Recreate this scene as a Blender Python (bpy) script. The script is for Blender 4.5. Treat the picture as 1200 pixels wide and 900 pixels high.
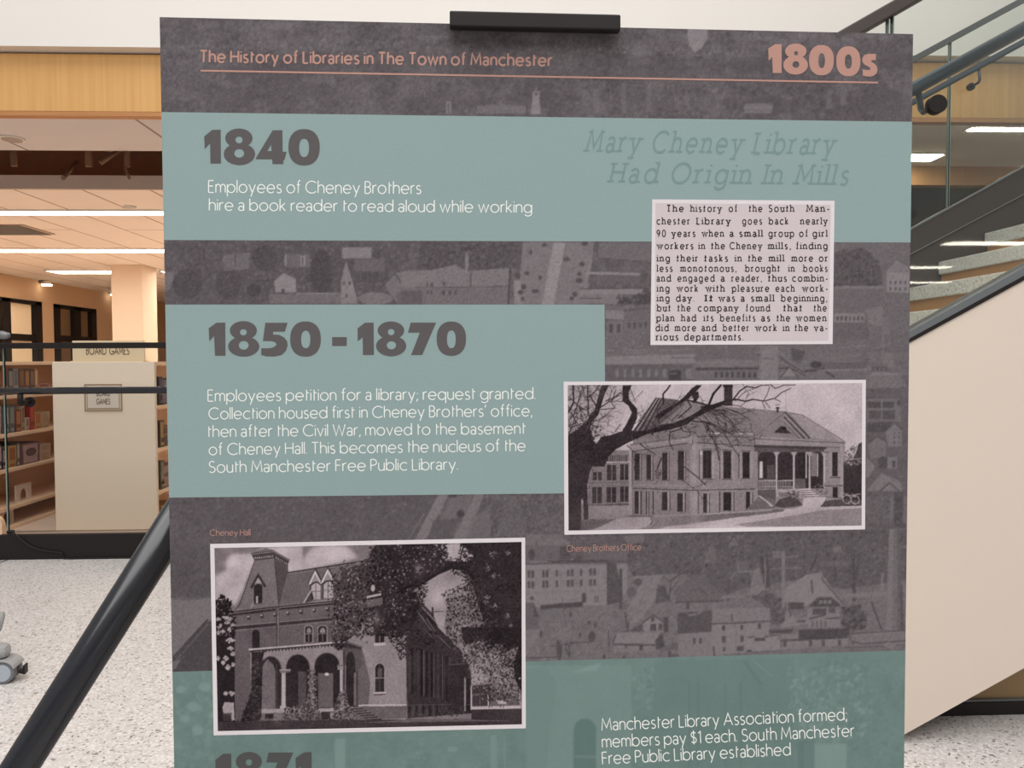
import bpy, math, random
import numpy as np
from mathutils import Vector, Matrix
from mathutils.geometry import delaunay_2d_cdt

for o in list(bpy.data.objects):
    bpy.data.objects.remove(o)
scene = bpy.context.scene
C = scene.collection

# ------------------------------------------------------------------ camera
FPX, CX, CY, CAM_H = 866.0, 600.0, 450.0, 1.0


def unit(v):
    v = np.asarray(v, float)
    return v / np.linalg.norm(v)


UP = -unit((127.0, 27150.0, 866.0))                 # world up seen from the camera (right, down, forward)
_a = math.radians(2.1)
_x = np.array((math.cos(_a), 0.0, math.sin(_a)))
XW = unit(_x - np.dot(_x, UP) * UP)
YW = np.cross(UP, XW)
RWC = np.array((XW, YW, UP))                        # camera (right, down, forward) -> world
CAM = np.array((0.0, 0.0, CAM_H))
cam_data = bpy.data.cameras.new('camera')
cam_data.sensor_width = 36.0
cam_data.lens = 36.0 * FPX / 1200.0
cam_data.clip_start = 0.02
cam = bpy.data.objects.new('camera', cam_data)
C.objects.link(cam)
r_, d_, f_ = RWC[:, 0], RWC[:, 1], RWC[:, 2]
m_ = Matrix.Identity(4)
for i in range(3):
    m_[i][0], m_[i][1], m_[i][2], m_[i][3] = r_[i], -d_[i], -f_[i], CAM[i]
cam.matrix_world = m_
scene.camera = cam


def ray(px, py):
    return RWC @ np.array(((px - CX) / FPX, (py - CY) / FPX, 1.0))


def at_y(px, py, Y):
    d = ray(px, py)
    return CAM + d * (Y / d[1])


def at_x(px, py, X):
    d = ray(px, py)
    return CAM + d * (X / d[0])


def at_z(px, py, Z):
    d = ray(px, py)
    return CAM + d * ((Z - CAM_H) / d[2])


# ------------------------------------------------------------------ colour management, world, big lights
scene.view_settings.view_transform = 'Standard'
scene.view_settings.look = 'None'
scene.view_settings.gamma = 1.0
scene.view_settings.exposure = 0.0
scene.view_settings.use_curve_mapping = False

world = bpy.data.worlds.new('atrium_daylight')
scene.world = world
world.use_nodes = True
bg = world.node_tree.nodes['Background']
bg.inputs['Color'].default_value = (1.0, 0.99, 0.975, 1)
bg.inputs['Strength'].default_value = 0.5


def area_light(name, loc, target, sx, sy, power, color):
    l = bpy.data.lights.new(name, 'AREA')
    l.shape = 'RECTANGLE'
    l.size, l.size_y = sx, sy
    l.energy = power
    l.color = color
    o = bpy.data.objects.new(name, l)
    C.objects.link(o)
    o.location = loc
    o.rotation_euler = (Vector(target) - Vector(loc)).to_track_quat('-Z', 'Y').to_euler()
    return o


area_light('poster_key_light', (-0.3, -1.7, 4.6), (0.0, 0.9, 0.6), 4.5, 2.6, 182, (1.0, 0.995, 0.985))  # soft overhead lamp added so the poster darkens towards its foot
area_light('high_skylight', (-1.0, 0.5, 9.0), (-1.0, 2.5, 0), 9.0, 5.0, 470, (1.0, 0.985, 0.96))


# ------------------------------------------------------------------ small toolkit
def lin(c):
    out = []
    for v in c:
        v = v / 255.0
        out.append(v / 12.92 if v <= 0.04045 else ((v + 0.055) / 1.055) ** 2.4)
    return tuple(out)


def rgba(c):
    return (*lin(c), 1.0)


def new_mat(name):
    m = bpy.data.materials.new(name)
    m.use_nodes = True
    return m, m.node_tree, m.node_tree.nodes['Principled BSDF']


def mat(name, col, rough=0.5, metal=0.0, vary=0.05, scale=8.0, spec=0.5):
    """painted / moulded surface with a faint procedural variation"""
    m, t, b = new_mat(name)
    tc = t.nodes.new('ShaderNodeTexCoord')
    n = t.nodes.new('ShaderNodeTexNoise')
    n.inputs['Scale'].default_value = scale
    n.inputs['Detail'].default_value = 4
    t.links.new(tc.outputs['Object'], n.inputs['Vector'])
    mix = t.nodes.new('ShaderNodeMix')
    mix.data_type = 'RGBA'
    L = lin(col)
    mix.inputs[6].default_value = (*[c * (1 - vary) for c in L], 1)
    mix.inputs[7].default_value = (*[min(1, c * (1 + vary)) for c in L], 1)
    t.links.new(n.outputs['Fac'], mix.inputs[0])
    t.links.new(mix.outputs[2], b.inputs['Base Color'])
    b.inputs['Roughness'].default_value = rough
    b.inputs['Metallic'].default_value = metal
    b.inputs['Specular IOR Level'].default_value = spec
    return m


def emit_mat(name, col, strength):
    m, t, b = new_mat(name)
    b.inputs['Base Color'].default_value = rgba(col)
    b.inputs['Emission Color'].default_value = rgba(col)
    b.inputs['Emission Strength'].default_value = strength
    return m


def wood_mat(name, c1, c2, stretch=(40, 40, 1.2), rough=0.45):
    m, t, b = new_mat(name)
    tc = t.nodes.new('ShaderNodeTexCoord')
    mp = t.nodes.new('ShaderNodeMapping')
    mp.inputs['Scale'].default_value = stretch
    n = t.nodes.new('ShaderNodeTexNoise')
    n.inputs['Scale'].default_value = 1.0
    n.inputs['Detail'].default_value = 6
    n.inputs['Roughness'].default_value = 0.6
    r = t.nodes.new('ShaderNodeValToRGB')
    r.color_ramp.elements[0].position = 0.3
    r.color_ramp.elements[1].position = 0.7
    r.color_ramp.elements[0].color = rgba(c1)
    r.color_ramp.elements[1].color = rgba(c2)
    t.links.new(tc.outputs['Object'], mp.inputs['Vector'])
    t.links.new(mp.outputs[0], n.inputs['Vector'])
    t.links.new(n.outputs['Fac'], r.inputs[0])
    t.links.new(r.outputs[0], b.inputs['Base Color'])
    b.inputs['Roughness'].default_value = rough
    return m


def terrazzo_mat(name, base, dark, light, scale=130.0, rough=0.35):
    m, t, b = new_mat(name)
    tc = t.nodes.new('ShaderNodeTexCoord')
    v = t.nodes.new('ShaderNodeTexVoronoi')
    v.inputs['Scale'].default_value = scale
    v.inputs['Randomness'].default_value = 1.0
    r = t.nodes.new('ShaderNodeValToRGB')
    r.color_ramp.interpolation = 'CONSTANT'
    e = r.color_ramp.elements
    e[0].position, e[0].color = 0.0, rgba(dark)
    e[1].position, e[1].color = 0.05, rgba([(a * 2 + d) / 3 for a, d in zip(base, dark)])
    for p, c in ((0.15, base), (0.62, [min(255, x * 1.03) for x in base]), (0.82, light)):
        q = e.new(p)
        q.color = rgba(c)
    sep = t.nodes.new('ShaderNodeSeparateColor')
    t.links.new(tc.outputs['Object'], v.inputs['Vector'])
    t.links.new(v.outputs['Color'], sep.inputs[0])
    t.links.new(sep.outputs[0], r.inputs[0])
    t.links.new(r.outputs[0], b.inputs['Base Color'])
    b.inputs['Roughness'].default_value = rough
    return m


def tile_mat(name, col, line, sx, sy):
    """ceiling boards: long panels with thin dark joints"""
    m, t, b = new_mat(name)
    tc = t.nodes.new('ShaderNodeTexCoord')
    mp = t.nodes.new('ShaderNodeMapping')
    mp.inputs['Rotation'].default_value = (0, 0, math.pi / 2)
    k = t.nodes.new('ShaderNodeTexBrick')
    k.inputs['Scale'].default_value = 1.0
    k.inputs['Brick Width'].default_value = sy
    k.inputs['Row Height'].default_value = sx
    k.inputs['Mortar Size'].default_value = 0.012
    k.inputs['Mortar Smooth'].default_value = 0.2
    k.inputs['Color1'].default_value = rgba(col)
    k.inputs['Color2'].default_value = rgba([c * 0.985 for c in col])
    k.inputs['Mortar'].default_value = rgba(line)
    t.links.new(tc.outputs['Object'], mp.inputs['Vector'])
    t.links.new(mp.outputs[0], k.inputs['Vector'])
    t.links.new(k.outputs['Color'], b.inputs['Base Color'])
    b.inputs['Roughness'].default_value = 0.85
    return m


def glass_mat(name, tint, refl=0.10):
    m, t, b = new_mat(name)
    out = t.nodes['Material Output']
    t.nodes.remove(b)
    tr = t.nodes.new('ShaderNodeBsdfTransparent')
    tr.inputs[0].default_value = (*tint, 1)
    gl = t.nodes.new('ShaderNodeBsdfGlossy')
    gl.inputs['Roughness'].default_value = 0.02
    fr = t.nodes.new('ShaderNodeLayerWeight')
    fr.inputs['Blend'].default_value = refl
    mx = t.nodes.new('ShaderNodeMixShader')
    t.links.new(fr.outputs['Fresnel'], mx.inputs[0])
    t.links.new(tr.outputs[0], mx.inputs[1])
    t.links.new(gl.outputs[0], mx.inputs[2])
    t.links.new(mx.outputs[0], out.inputs[0])
    return m


class MB:
    """collects boxes, prisms and tubes into ONE mesh object"""

    def __init__(s):
        s.v, s.f, s.mi, s.sm = [], [], [], []

    def face(s, pts, mi=0):
        n = len(s.v)
        s.v += [tuple(map(float, p)) for p in pts]
        s.f.append(tuple(range(n, n + len(pts))))
        s.mi.append(mi)
        s.sm.append(False)

    def box(s, x0, x1, y0, y1, z0, z1, mi=0):
        n = len(s.v)
        s.v += [(x0, y0, z0), (x1, y0, z0), (x1, y1, z0), (x0, y1, z0), (x0, y0, z1), (x1, y0, z1), (x1, y1, z1), (x0, y1, z1)]
        for q in ((0, 3, 2, 1), (4, 5, 6, 7), (0, 1, 5, 4), (1, 2, 6, 5), (2, 3, 7, 6), (3, 0, 4, 7)):
            s.f.append(tuple(n + i for i in q))
            s.mi.append(mi)
            s.sm.append(False)
        return s

    def prism_y(s, poly, y0, y1, mi=0):
        """poly in (x, z), extruded along y"""
        n, k = len(s.v), len(poly)
        s.v += [(float(x), y0, float(z)) for x, z in poly] + [(float(x), y1, float(z)) for x, z in poly]
        s.f += [tuple(n + i for i in range(k)), tuple(n + k + i for i in reversed(range(k)))]
        s.mi += [mi, mi]
        s.sm += [False, False]
        for i in range(k):
            j = (i + 1) % k
            s.f.append((n + j, n + i, n + k + i, n + k + j))
            s.mi.append(mi)
            s.sm.append(False)
        return s

    def tube(s, pts, r, n=16, mi=0, caps=True):
        pts = [Vector(p) for p in pts]
        base = len(s.v)
        ref = None
        for i, p in enumerate(pts):
            d = (pts[min(i + 1, len(pts) - 1)] - pts[max(i - 1, 0)]).normalized()
            if ref is None:
                ref = Vector((0, 0, 1)) if abs(d.z) < 0.9 else Vector((1, 0, 0))
            a = (ref - d * ref.dot(d)).normalized()
            b = d.cross(a)
            ref = a
            rr = r[i] if isinstance(r, (list, tuple)) else r
            for k in range(n):
                t = 2 * math.pi * k / n
                s.v.append(tuple(p + (a * math.cos(t) + b * math.sin(t)) * rr))
        for i in range(len(pts) - 1):
            for k in range(n):
                k2 = (k + 1) % n
                s.f.append((base + i * n + k, base + i * n + k2, base + (i + 1) * n + k2, base + (i + 1) * n + k))
                s.mi.append(mi)
                s.sm.append(True)
        if caps:
            s.f.append(tuple(base + k for k in reversed(range(n))))
            s.f.append(tuple(base + (len(pts) - 1) * n + k for k in range(n)))
            s.mi += [mi, mi]
            s.sm += [False, False]
        return s

    def build(s, name, mats, parent=None, bevel=0.0):
        me = bpy.data.meshes.new(name)
        me.from_pydata(s.v, [], s.f)
        for m in (mats if isinstance(mats, (list, tuple)) else [mats]):
            me.materials.append(m)
        me.polygons.foreach_set('material_index', s.mi)
        me.polygons.foreach_set('use_smooth', s.sm)
        me.update()
        o = bpy.data.objects.new(name, me)
        C.objects.link(o)
        if parent is not None:
            o.parent = parent
        if bevel:
            b = o.modifiers.new('bevel', 'BEVEL')
            b.width, b.segments, b.limit_method = bevel, 2, 'ANGLE'
        return o


def tag(o, label, cat, group=None):
    o['label'], o['category'] = label, cat
    if group:
        o['group'] = group
    return o


def thing(name, label, cat, loc=(0, 0, 0), rotz=0.0, group=None):
    o = bpy.data.objects.new(name, None)
    C.objects.link(o)
    o.empty_display_size = 0.05
    o.location = tuple(float(v) for v in loc)
    o.rotation_euler = (0, 0, rotz)
    return tag(o, label, cat, group)


def struct(o):
    o['kind'] = 'structure'
    return o
# ------------------------------------------------------------------ materials of the place
M_white = mat('white_paint', (230, 225, 219), 0.7, vary=0.02, scale=2)
M_cream = mat('cream_paint', (216, 201, 187), 0.6, vary=0.02, scale=2)
M_wall = mat('warm_wall_paint', (205, 172, 138), 0.7, vary=0.03, scale=2)
M_column = mat('column_paint', (226, 208, 188), 0.7, vary=0.02, scale=2)
M_black = mat('black_metal', (32, 27, 26), 0.5, vary=0.08, spec=.25)
M_blackgloss = mat('black_gloss_tube', (30, 31, 36), 0.2, vary=0.06)
M_bluegrey = mat('blue_grey_rail', (72, 82, 90), 0.35, 0.55, vary=0.06)
M_grey = mat('grey_metal', (120, 122, 124), 0.4, 0.3, vary=0.05)
M_shoe = mat('grey_shoe', (104, 108, 110), 0.45, 0.2, vary=0.05)
M_darkbrown = mat('dark_bronze', (62, 54, 50), 0.45, vary=0.08)
M_fascia = wood_mat('maple_fascia', (205, 154, 92), (220, 172, 108), (28, 28, 0.5))
M_fasciaedge = wood_mat('maple_edge', (178, 122, 74), (190, 136, 84), (1.5, 40, 40))
M_riser = wood_mat('riser_wood', (160, 116, 72), (176, 130, 84), (30, 1.2, 30))
M_laminate = wood_mat('pale_maple', (222, 186, 152), (232, 198, 166), (2, 1.5, 30))
M_brown = mat('brown_panel', (150, 122, 84), 0.5, vary=0.08, scale=3)
M_carpet = mat('carpet_tan', (204, 182, 164), 0.95, vary=0.12, scale=60)
M_plenum = mat('plenum_brown', (190, 146, 116), 0.9, vary=0.1)
M_duct = mat('duct_paint', (128, 100, 80), 0.7, vary=0.1)
M_soffit = tile_mat('soffit_board', (218, 218, 222), (146, 140, 138), 1.2, 9.0)
M_ceil = tile_mat('ceiling_board', (245, 238, 233), (178, 152, 134), 0.61, 9.0)
M_floor = terrazzo_mat('terrazzo', (197, 191, 188), (124, 118, 114), (216, 212, 210), 165)
M_tread = terrazzo_mat('terrazzo_tread', (190, 188, 178), (128, 126, 116), (208, 207, 199), 170)
M_glass = glass_mat('guard_glass', (0.955, 0.96, 0.95), 0.17)
M_glass2 = glass_mat('stair_glass', (0.962, 0.98, 0.962), 0.29)
M_edge = mat('glass_edge_green', (120, 140, 134), 0.3)
M_strip = emit_mat('lit_diffuser', (255, 243, 226), 18.5)
M_lens = emit_mat('lit_lens', (255, 240, 214), 5.0)
M_panel = emit_mat('lit_panel', (255, 246, 226), 24.0)
M_rearstrip = emit_mat('lit_diffuser_rear', (255, 246, 230), 20.0)
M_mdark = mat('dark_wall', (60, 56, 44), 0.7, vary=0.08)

FL_Y = 4.0                                            # terrazzo ends here, carpet beyond
struct(MB().box(-12, 12, -14, FL_Y, -0.2, 0).build('floor', M_floor))
struct(MB().box(-14, 12, FL_Y, 24, -0.2, 0).build('floor_rear', M_carpet))

# ---- upper white wall, maple fascia, ceilings
YU = 5.0
zU = at_y(90, 54.5, YU)[2]
struct(MB().box(-14, 12, YU, YU + 0.3, zU, 9.0).build('wall_upper', M_white))
YF = 5.09
zFb = at_y(90, 130.2, YF)[2]
struct(MB().box(-14, 12, YF, YF + 0.07, zFb, zU - 0.012).build('trim_1', M_fascia))
struct(MB().box(-14, 12, YF + 0.03, YF + 0.06, zU - 0.012, zU).build('trim_11', M_black))  # black strip in place of the shadow in the gap over the fascia
ZC1 = zFb - 0.0
YC1 = YF + 0.07
struct(MB().box(-14, 12, YF + 0.002, YC1, ZC1 - 0.03, ZC1).build('trim_2', M_fasciaedge))


def y_on(py, z, px=90):
    return at_z(px, py, z)[1]


YS0, YS1 = y_on(176.5, ZC1), y_on(208, ZC1)
struct(MB().box(-14, 2.2, YC1, YS0, ZC1, ZC1 + 0.1).build('ceiling', M_soffit))
ZC2 = at_y(90, 221.5, YS1)[2]
# open slot above: dark plenum with hangers
pl = MB()
pl.box(-14, 2.2, YS0 - 0.6, YS1 + 1.6, ZC1 + 0.9, ZC1 + 1.0)
pl.box(-14, 2.2, YS1 + 1.5, YS1 + 1.6, ZC1, ZC1 + 0.9)
pl.box(-14, 2.2, YS0 - 0.6, YS0 - 0.5, ZC1 + 0.1, ZC1 + 0.9)
struct(pl.build('ceiling_plenum', M_plenum))
struct(MB().box(-14, 2.2, YS1, YS1 + 0.04, ZC2, ZC1 + 0.02).build('trim_3', mat('lip_grey', (200, 188, 178), 0.8)))
struct(MB().box(-14, 2.2, YS1 + 0.04, 22, ZC2, ZC2 + 0.1).build('ceiling_rear', M_ceil))
hang = MB()
Yh = YS0 + 0.55
for px, w in ((15, .02), (103, .025), (148, .02)):
    x = at_y(px, 185, Yh)[0]
    hang.box(x - w, x + w, Yh, Yh + .03, ZC1 + 0.02, ZC1 + 0.9)
p0, p1 = at_y(74, 209, Yh), at_y(90, 190, Yh + .3)
hang.tube([p0, p1], 0.018, 8)
p0, p1 = at_y(118, 191, Yh), at_y(140, 176, Yh + .1)
hang.tube([p0, p1], 0.018, 8)
p0, p1 = at_y(146, 196, Yh), at_y(152, 210, Yh)
hang.tube([p0, p1], 0.012, 8)
hang.box(at_y(-60, 200, Yh)[0], at_y(190, 200, Yh)[0], Yh + .3, Yh + .42, ZC1 + .45, ZC1 + .6)
hang.box(at_y(112, 200, Yh)[0], at_y(130, 200, Yh)[0], Yh, Yh + .2, ZC1 + .2, ZC1 + .24)
struct(hang.build('trim_4', M_duct))

# right-hand soffit, wood bulkhead and dark opening behind the stair
YB = y_on(195, ZC1, 1130)
struct(MB().box(2.2, 12, YC1, YB, ZC1, ZC1 + 0.1).build('ceiling_right', M_white))
for pxa_, pxb_, pya_, pyb_, lab_ in ((1133, 1330, 152, 148.5, 'long lit ceiling strip beyond the stair, just under the wood fascia'), (1030, 1090, 187.5, 180, 'lit square ceiling panel right of the poster edge beyond the stair')):
    ya_, yb_ = y_on(pya_, ZC1, pxa_), y_on(pyb_, ZC1, pxa_)
    ya_, yb_ = min(ya_, yb_), max(ya_, yb_)
    xa_, xb_ = at_z(pxa_, pya_, ZC1)[0], at_z(pxb_, pya_, ZC1)[0]
    lt_ = thing('ceiling_light', lab_, 'ceiling light', ((xa_ + xb_) / 2, (ya_ + yb_) / 2, ZC1))
    hx_, hy_ = (xb_ - xa_) / 2, (yb_ - ya_) / 2
    MB().box(-hx_ - .02, hx_ + .02, -hy_ - .02, hy_ + .02, -.006, 0).build('frame', M_white, lt_)
    MB().box(-hx_, hx_, -hy_, hy_, -.012, -.006).build('diffuser', M_panel, lt_)
zb = at_y(1130, 217, YB)[2]
struct(MB().box(2.2, 12, YB, YB + 0.1, zb, ZC1).build('trim_5', wood_mat('bulkhead_wood', (150, 110, 70), (166, 124, 82), (28, 28, 0.6))))
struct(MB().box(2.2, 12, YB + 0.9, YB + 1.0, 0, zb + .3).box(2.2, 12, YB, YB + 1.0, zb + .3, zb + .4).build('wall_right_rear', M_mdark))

struct(MB().box(2.2, 2.3, YC1 + .3, 22, 0, ZC1 + 1.0).build('wall_right_rear_side', M_wall))

# ---- rear room: left wall with interior windows, back wall, column
XL = at_z(0, 320, ZC2)[0]


def yz(px, py):
    q = at_x(px, py, XL)
    return q[1], q[2]


WT = 0.2
y1a, z1t = yz(48, 354.5)
y0a = yz(-40, 340)[0]
z1b = 0.75
y2a, z2t = yz(62.5, 355.5)
y2b = yz(112, 362)[0]
z2b = 0.75
wl = MB()
zt = max(z1t, z2t)
zt = 0.5 * (z1t + z2t)
wl.box(XL - WT, XL, 5.2, 22, zt, ZC2)
wl.box(XL - WT, XL, 5.2, 22, 0, z1b)
wl.box(XL - WT, XL, 5.2, y0a, z1b, zt)
wl.box(XL - WT, XL, y1a, y2a, z1b, zt)
wl.box(XL - WT, XL, y2b, 22, z1b, zt)
struct(wl.build('wall_left', M_wall))
struct(MB().box(XL, 2.2, 21.5, 22, 0, ZC2).build('wall_back', M_wall))
M_litroom = mat('lit_room_cream', (246, 226, 192), 0.8, vary=0.02)  # flat pane colour with the glow of the lit room painted in
M_dimroom = mat('dim_room_brown', (124, 98, 72), 0.8, vary=0.03)  # flat pane colour with the dimness of the unlit room painted in


def interior_window(name, ya, yb, za, zb_, mull, sill, shade):
    t = MB()
    fw = 0.2
    t.box(XL - .1, XL + .02, ya, ya + fw, za, zb_).box(XL - .1, XL + .02, yb - fw, yb, za, zb_)
    t.box(XL - .1, XL + .02, ya, yb, zb_ - .07, zb_).box(XL - .1, XL + .02, ya, yb, za, za + .07)
    for m in mull:
        t.box(XL - .1, XL + .02, m - .12, m + .12, za, zb_)
    t.box(XL - .1, XL + .015, ya, yb, sill - .06, sill + .06)
    w = struct(t.build(name, M_black))
    MB().box(XL - .09, XL - .07, ya, yb, za, zb_).build('pane', shade, w)
    return w


interior_window('window_1', y0a, y1a, z1b, zt, [yz(6, 350)[0]], yz(20, 395)[1], M_litroom)
interior_window('window_2', y2a, y2b, z2b, zt, [yz(90, 370)[0]], yz(80, 397)[1], M_dimroom)

YCOL = y_on(310, ZC2, 140)
xa, xb = at_y(130.5, 350, YCOL)[0], at_y(166.5, 350, YCOL)[0]
xc = at_x(184, 350, xb)
struct(MB().box(xa, xb, YCOL, xc[1], 0, ZC2).build('trim_6', M_column, bevel=0.01))


# ---- ceiling lights, grille, speaker
def light_strip(x0, x1, y0, w, z, label):
    t = thing('ceiling_light', label, 'ceiling light', ((x0 + x1) / 2, y0 + w / 2, z), 0, 'linear ceiling lights of the rear room')
    h = (x1 - x0) / 2
    fr = MB()
    e = 0.02
    fr.box(-h, h, -w / 2, -w / 2 + e, -.02, 0).box(-h, h, w / 2 - e, w / 2, -.02, 0).box(-h, -h + e, -w / 2, w / 2, -.02, 0).box(h - e, h, -w / 2, w / 2, -.02, 0)
    fr.build('frame', M_white, t)
    MB().box(-h + e, h - e, -w / 2 + e, w / 2 - e, -.015, 0).build('diffuser', M_strip, t)
    return t


y0, y1 = y_on(250.5, ZC2), y_on(245.2, ZC2)
light_strip(-6.5, 1.5, y1, y0 - y1 if y0 > y1 else y1 - y0, ZC2, 'nearest long lit ceiling strip, brightest line below the dark slot')
y1 = y_on(290.5, ZC2)
light_strip(-9.0, 1.5, y1, .32, ZC2, 'second long lit ceiling strip, between the grey grille and the column top')
y1 = y_on(316, ZC2)
q0, q1 = at_y(51, 316, y1)[0], at_y(130, 316, y1)[0]
light_strip(q0, q1 + .1, y1, .45, ZC2, 'short lit ceiling strip ending left of the cream column')
light_strip(at_y(183, 316, y1)[0], 1.0, y1 + .1, .4, ZC2, 'lit ceiling strip between the cream column and the poster panel')

t = thing('air_grille', 'grey rectangular air grille in the ceiling between two lit strips', 'air grille', (0, 0, ZC2))
ya, yb = y_on(274, ZC2), y_on(263, ZC2)
xg = at_y(65, 274, ya)[0]
fr = MB().box(xg - 2.2, xg, yb, ya, -.012, 0)
fr.build('frame', mat('grille_grey', (176, 158, 146), .7), t)
sl = MB()
for k in range(12):
    yy = yb + (ya - yb) * (k + .5) / 12
    sl.box(xg - 2.15, xg - .05, yy - .015, yy + .015, -.02, -.012)
sl.build('slats', M_grey, t)
t = thing('ceiling_speaker', 'round flush ceiling speaker in the grey front soffit', 'speaker', at_z(14, 162, ZC1))
MB().tube([(0, 0, -.012), (0, 0, 0)], .085, 28).build('rim', M_white, t)
MB().tube([(0, 0, -.016), (0, 0, -.011)], .07, 28).build('grille', mat('speaker_grille', (170, 160, 152), .7), t)
t = thing('sprinkler', 'small white sprinkler cover just before the nearest lit strip', 'sprinkler', at_z(152.5, 241.5, ZC2))
MB().tube([(0, 0, -.03), (0, 0, 0)], [.05, .06], 20).build('cover', M_white, t)

for px, py, lab in ((46, 333.2, 'small bright wall sconce above the lit left window'), (127, 345, 'small bright wall sconce close to the cream column')):
    q = at_x(px, py, XL)
    t = thing('wall_sconce', lab, 'wall light', (XL, q[1], q[2]), 0, 'wall sconces over the interior windows')
    MB().tube([(.0, 0, .05), (.1, 0, .05)], [.03, .03], 16).build('arm', M_grey, t)
    MB().tube([(.14, 0, -.03), (.14, 0, .0)], [.085, .09], 24).build('lens', M_lens, t)
    MB().tube([(.14, 0, .0), (.14, 0, .05), (.14, 0, .08)], [.092, .075, .03], 24).build('shade', M_white, t)

# ------------------------------------------------------------------ glass guard on the left
YG = 3.86
gx0 = at_y(5.5, 640, YG)[0]
gx1 = at_y(600, 640, YG)[0]
g = thing('glass_guard', 'black framed glass guard with black base standing behind the poster, left', 'guard rail', ((gx0 + gx1) / 2, YG, 0))
g.location = (0, YG, 0)
zt0, zt1 = at_y(100, 626, YG - .05)[2], at_y(100, 622.5, YG)[2]
MB().box(gx0, gx1, -.05, .05, 0, zt0).build('base_shoe', M_black, g, .003)
MB().box(gx0 + .01, gx1, -.03, .03, zt0, zt1).build('base_cap', mat('base_cap_taupe', (150, 128, 112), .5), g)
zr0, zr1 = at_y(100, 408.3, YG)[2], at_y(100, 401.6, YG)[2]
MB().box(gx0, gx1, -.025, .025, zr0, zr1).build('top_rail', M_black, g, .003)
xj = at_y(7.5, 500, YG)[0]
MB().box(xj, gx1, -.006, .006, zt1 - .01, zr0 + .005).build('glass_panel', M_glass, g)
MB().box(xj - .006, xj, -.006, .006, zt1 - .01, zr0 + .005).build('glass_edge', M_edge, g)

YH = YG - .09
zh = at_y(100, 457.6, YH)[2]
t = thing('handrail', 'dark round handrail running level along the left glass guard', 'handrail', (0, YH, zh))
MB().tube([(at_y(-150, 457, YH)[0], 0, 0), (gx1, 0, 0)], .0175, 20).build('rail', M_blackgloss, t)
for px in (24, 330):
    xx = at_y(px, 470, YH)[0]
    MB().tube([(xx, 0, -.015), (xx, 0, -.065)], .013, 12).tube([(xx, 0, -.06), (xx, .075, -.06)], .011, 12).tube([(xx, .07, -.06), (xx, .083, -.06)], .026, 20).build('bracket', M_black, t)
q = at_y(11, 392.5, 3.7)
t = thing('rail_end', 'short grey rail end entering at the left edge above the glass guard', 'handrail', (q[0], 3.7, q[2]))
MB().tube([(-1.0, 0, 0), (-.03, 0, 0), (-.008, 0, -.004), (0, 0, -.008)], [.02, .02, .016, .008], 16).build('tube', M_grey, t)
MB().tube([(-1.0, 0, -.01), (-1.0, 0, -q[2])], .02, 12).build('post', M_grey, t)

# pale rounded panel at the far left edge
q = at_y(2.6, 630, 3.95)
poly = [(-.28, 0), (0, 0)]
zt_ = at_y(2, 606, 3.95)[2]
for k in range(7):
    a = math.pi / 2 * k / 6
    poly.append((-.03 + .03 * math.cos(a), zt_ - .05 + .05 * math.sin(a)))
poly.append((-.28, zt_))
tag(MB().prism_y(poly, 0, .03).build('bench_end', M_laminate), 'pale wooden rounded panel cut by the left edge, beside the guard end', 'bench end').location = (q[0], 3.95, 0)

# floor tracks and cord
for k, (a, b) in enumerate((((-8, 656.2), (12, 650.6)), ((-8, 659.5), (18, 650.6)), ((-8, 662.5), (24, 650.6)))):
    p, q = at_z(*a, 0), at_z(*b, 0)
    d = Vector((q - p)).normalized()
    n = Vector((-d.y, d.x, 0)) * .004
    tr = MB()
    p, q = Vector(p), Vector(q)
    zz = Vector((0, 0, .002))
    tr.face([p - n + zz, p + n + zz, q + n + zz, q - n + zz])
    struct(tr.build('trim_%d' % (7 + k), M_black))
cord_px = [(9, 623.5, 0), (14, 623, 0), (20, 628, 0), (27, 634, 0), (36, 640.5, 0), (46, 644, 0), (58, 646.2, 0), (72, 648.3, 0)]
pts = [at_y(a, b, YG - .058) for a, b, c in cord_px]
pts[0] = at_y(9, 623.5, YG - .03)
for a, b in ((84, 650.8), (100, 651.4), (120, 651.2), (140, 650), (160, 649.6), (182, 650.6), (215, 653)):
    p = at_z(a, b, .004)
    p[1] = min(p[1], YG - .056)
    pts.append(p)
sm = []
for i in range(len(pts) - 1):
    for k in range(4):
        t_ = k / 4
        p0_, p1_, p2_, p3_ = (Vector(pts[max(0, min(len(pts) - 1, i + d))]) for d in (-1, 0, 1, 2))
        sm.append(0.5 * ((2 * p1_) + (p2_ - p0_) * t_ + (2 * p0_ - 5 * p1_ + 4 * p2_ - p3_) * t_ ** 2 + (3 * p1_ - p0_ - 3 * p2_ + p3_) * t_ ** 3))
sm.append(Vector(pts[-1]))
for p in sm:
    p.z = max(p.z, .004)
t = thing('power_cord', 'thin black cord drooping over the black base onto the floor', 'cord', (0, 0, 0))
MB().tube(sm, .0042, 8).build('cable', M_black, t)
MB().tube([sm[0], sm[0] + Vector((.03, .0, .002))], .009, 10).build('plug', M_black, t)
# ------------------------------------------------------------------ staircase on the right
RISE, RUN = 0.178, 0.2915
X7, Z7 = 2.25, 7 * RISE
YN, YFAR = 1.85, 4.55


def nose(i):
    return X7 + (i - 7) * RUN, Z7 + (i - 7) * RISE


st = thing('staircase', 'wide staircase of terrazzo treads and wood risers climbing to the right', 'staircase', (0.5, YN, 0))
st.location = (0, 0, 0)
for i in range(1, 16):
    x, z = nose(i)
    MB().box(x, x + RUN + .03, YN + .06, YFAR - .015, z - .08, z).build('tread', M_tread, st, .006)
    MB().box(x + .02, x + .05, YN + .06, YFAR - .015, max(0, z - RISE), z - .08).build('riser', M_riser, st)


def xz(px, py, Y):
    q = at_y(px, py, Y)
    return np.array((q[0], q[2]))


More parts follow.
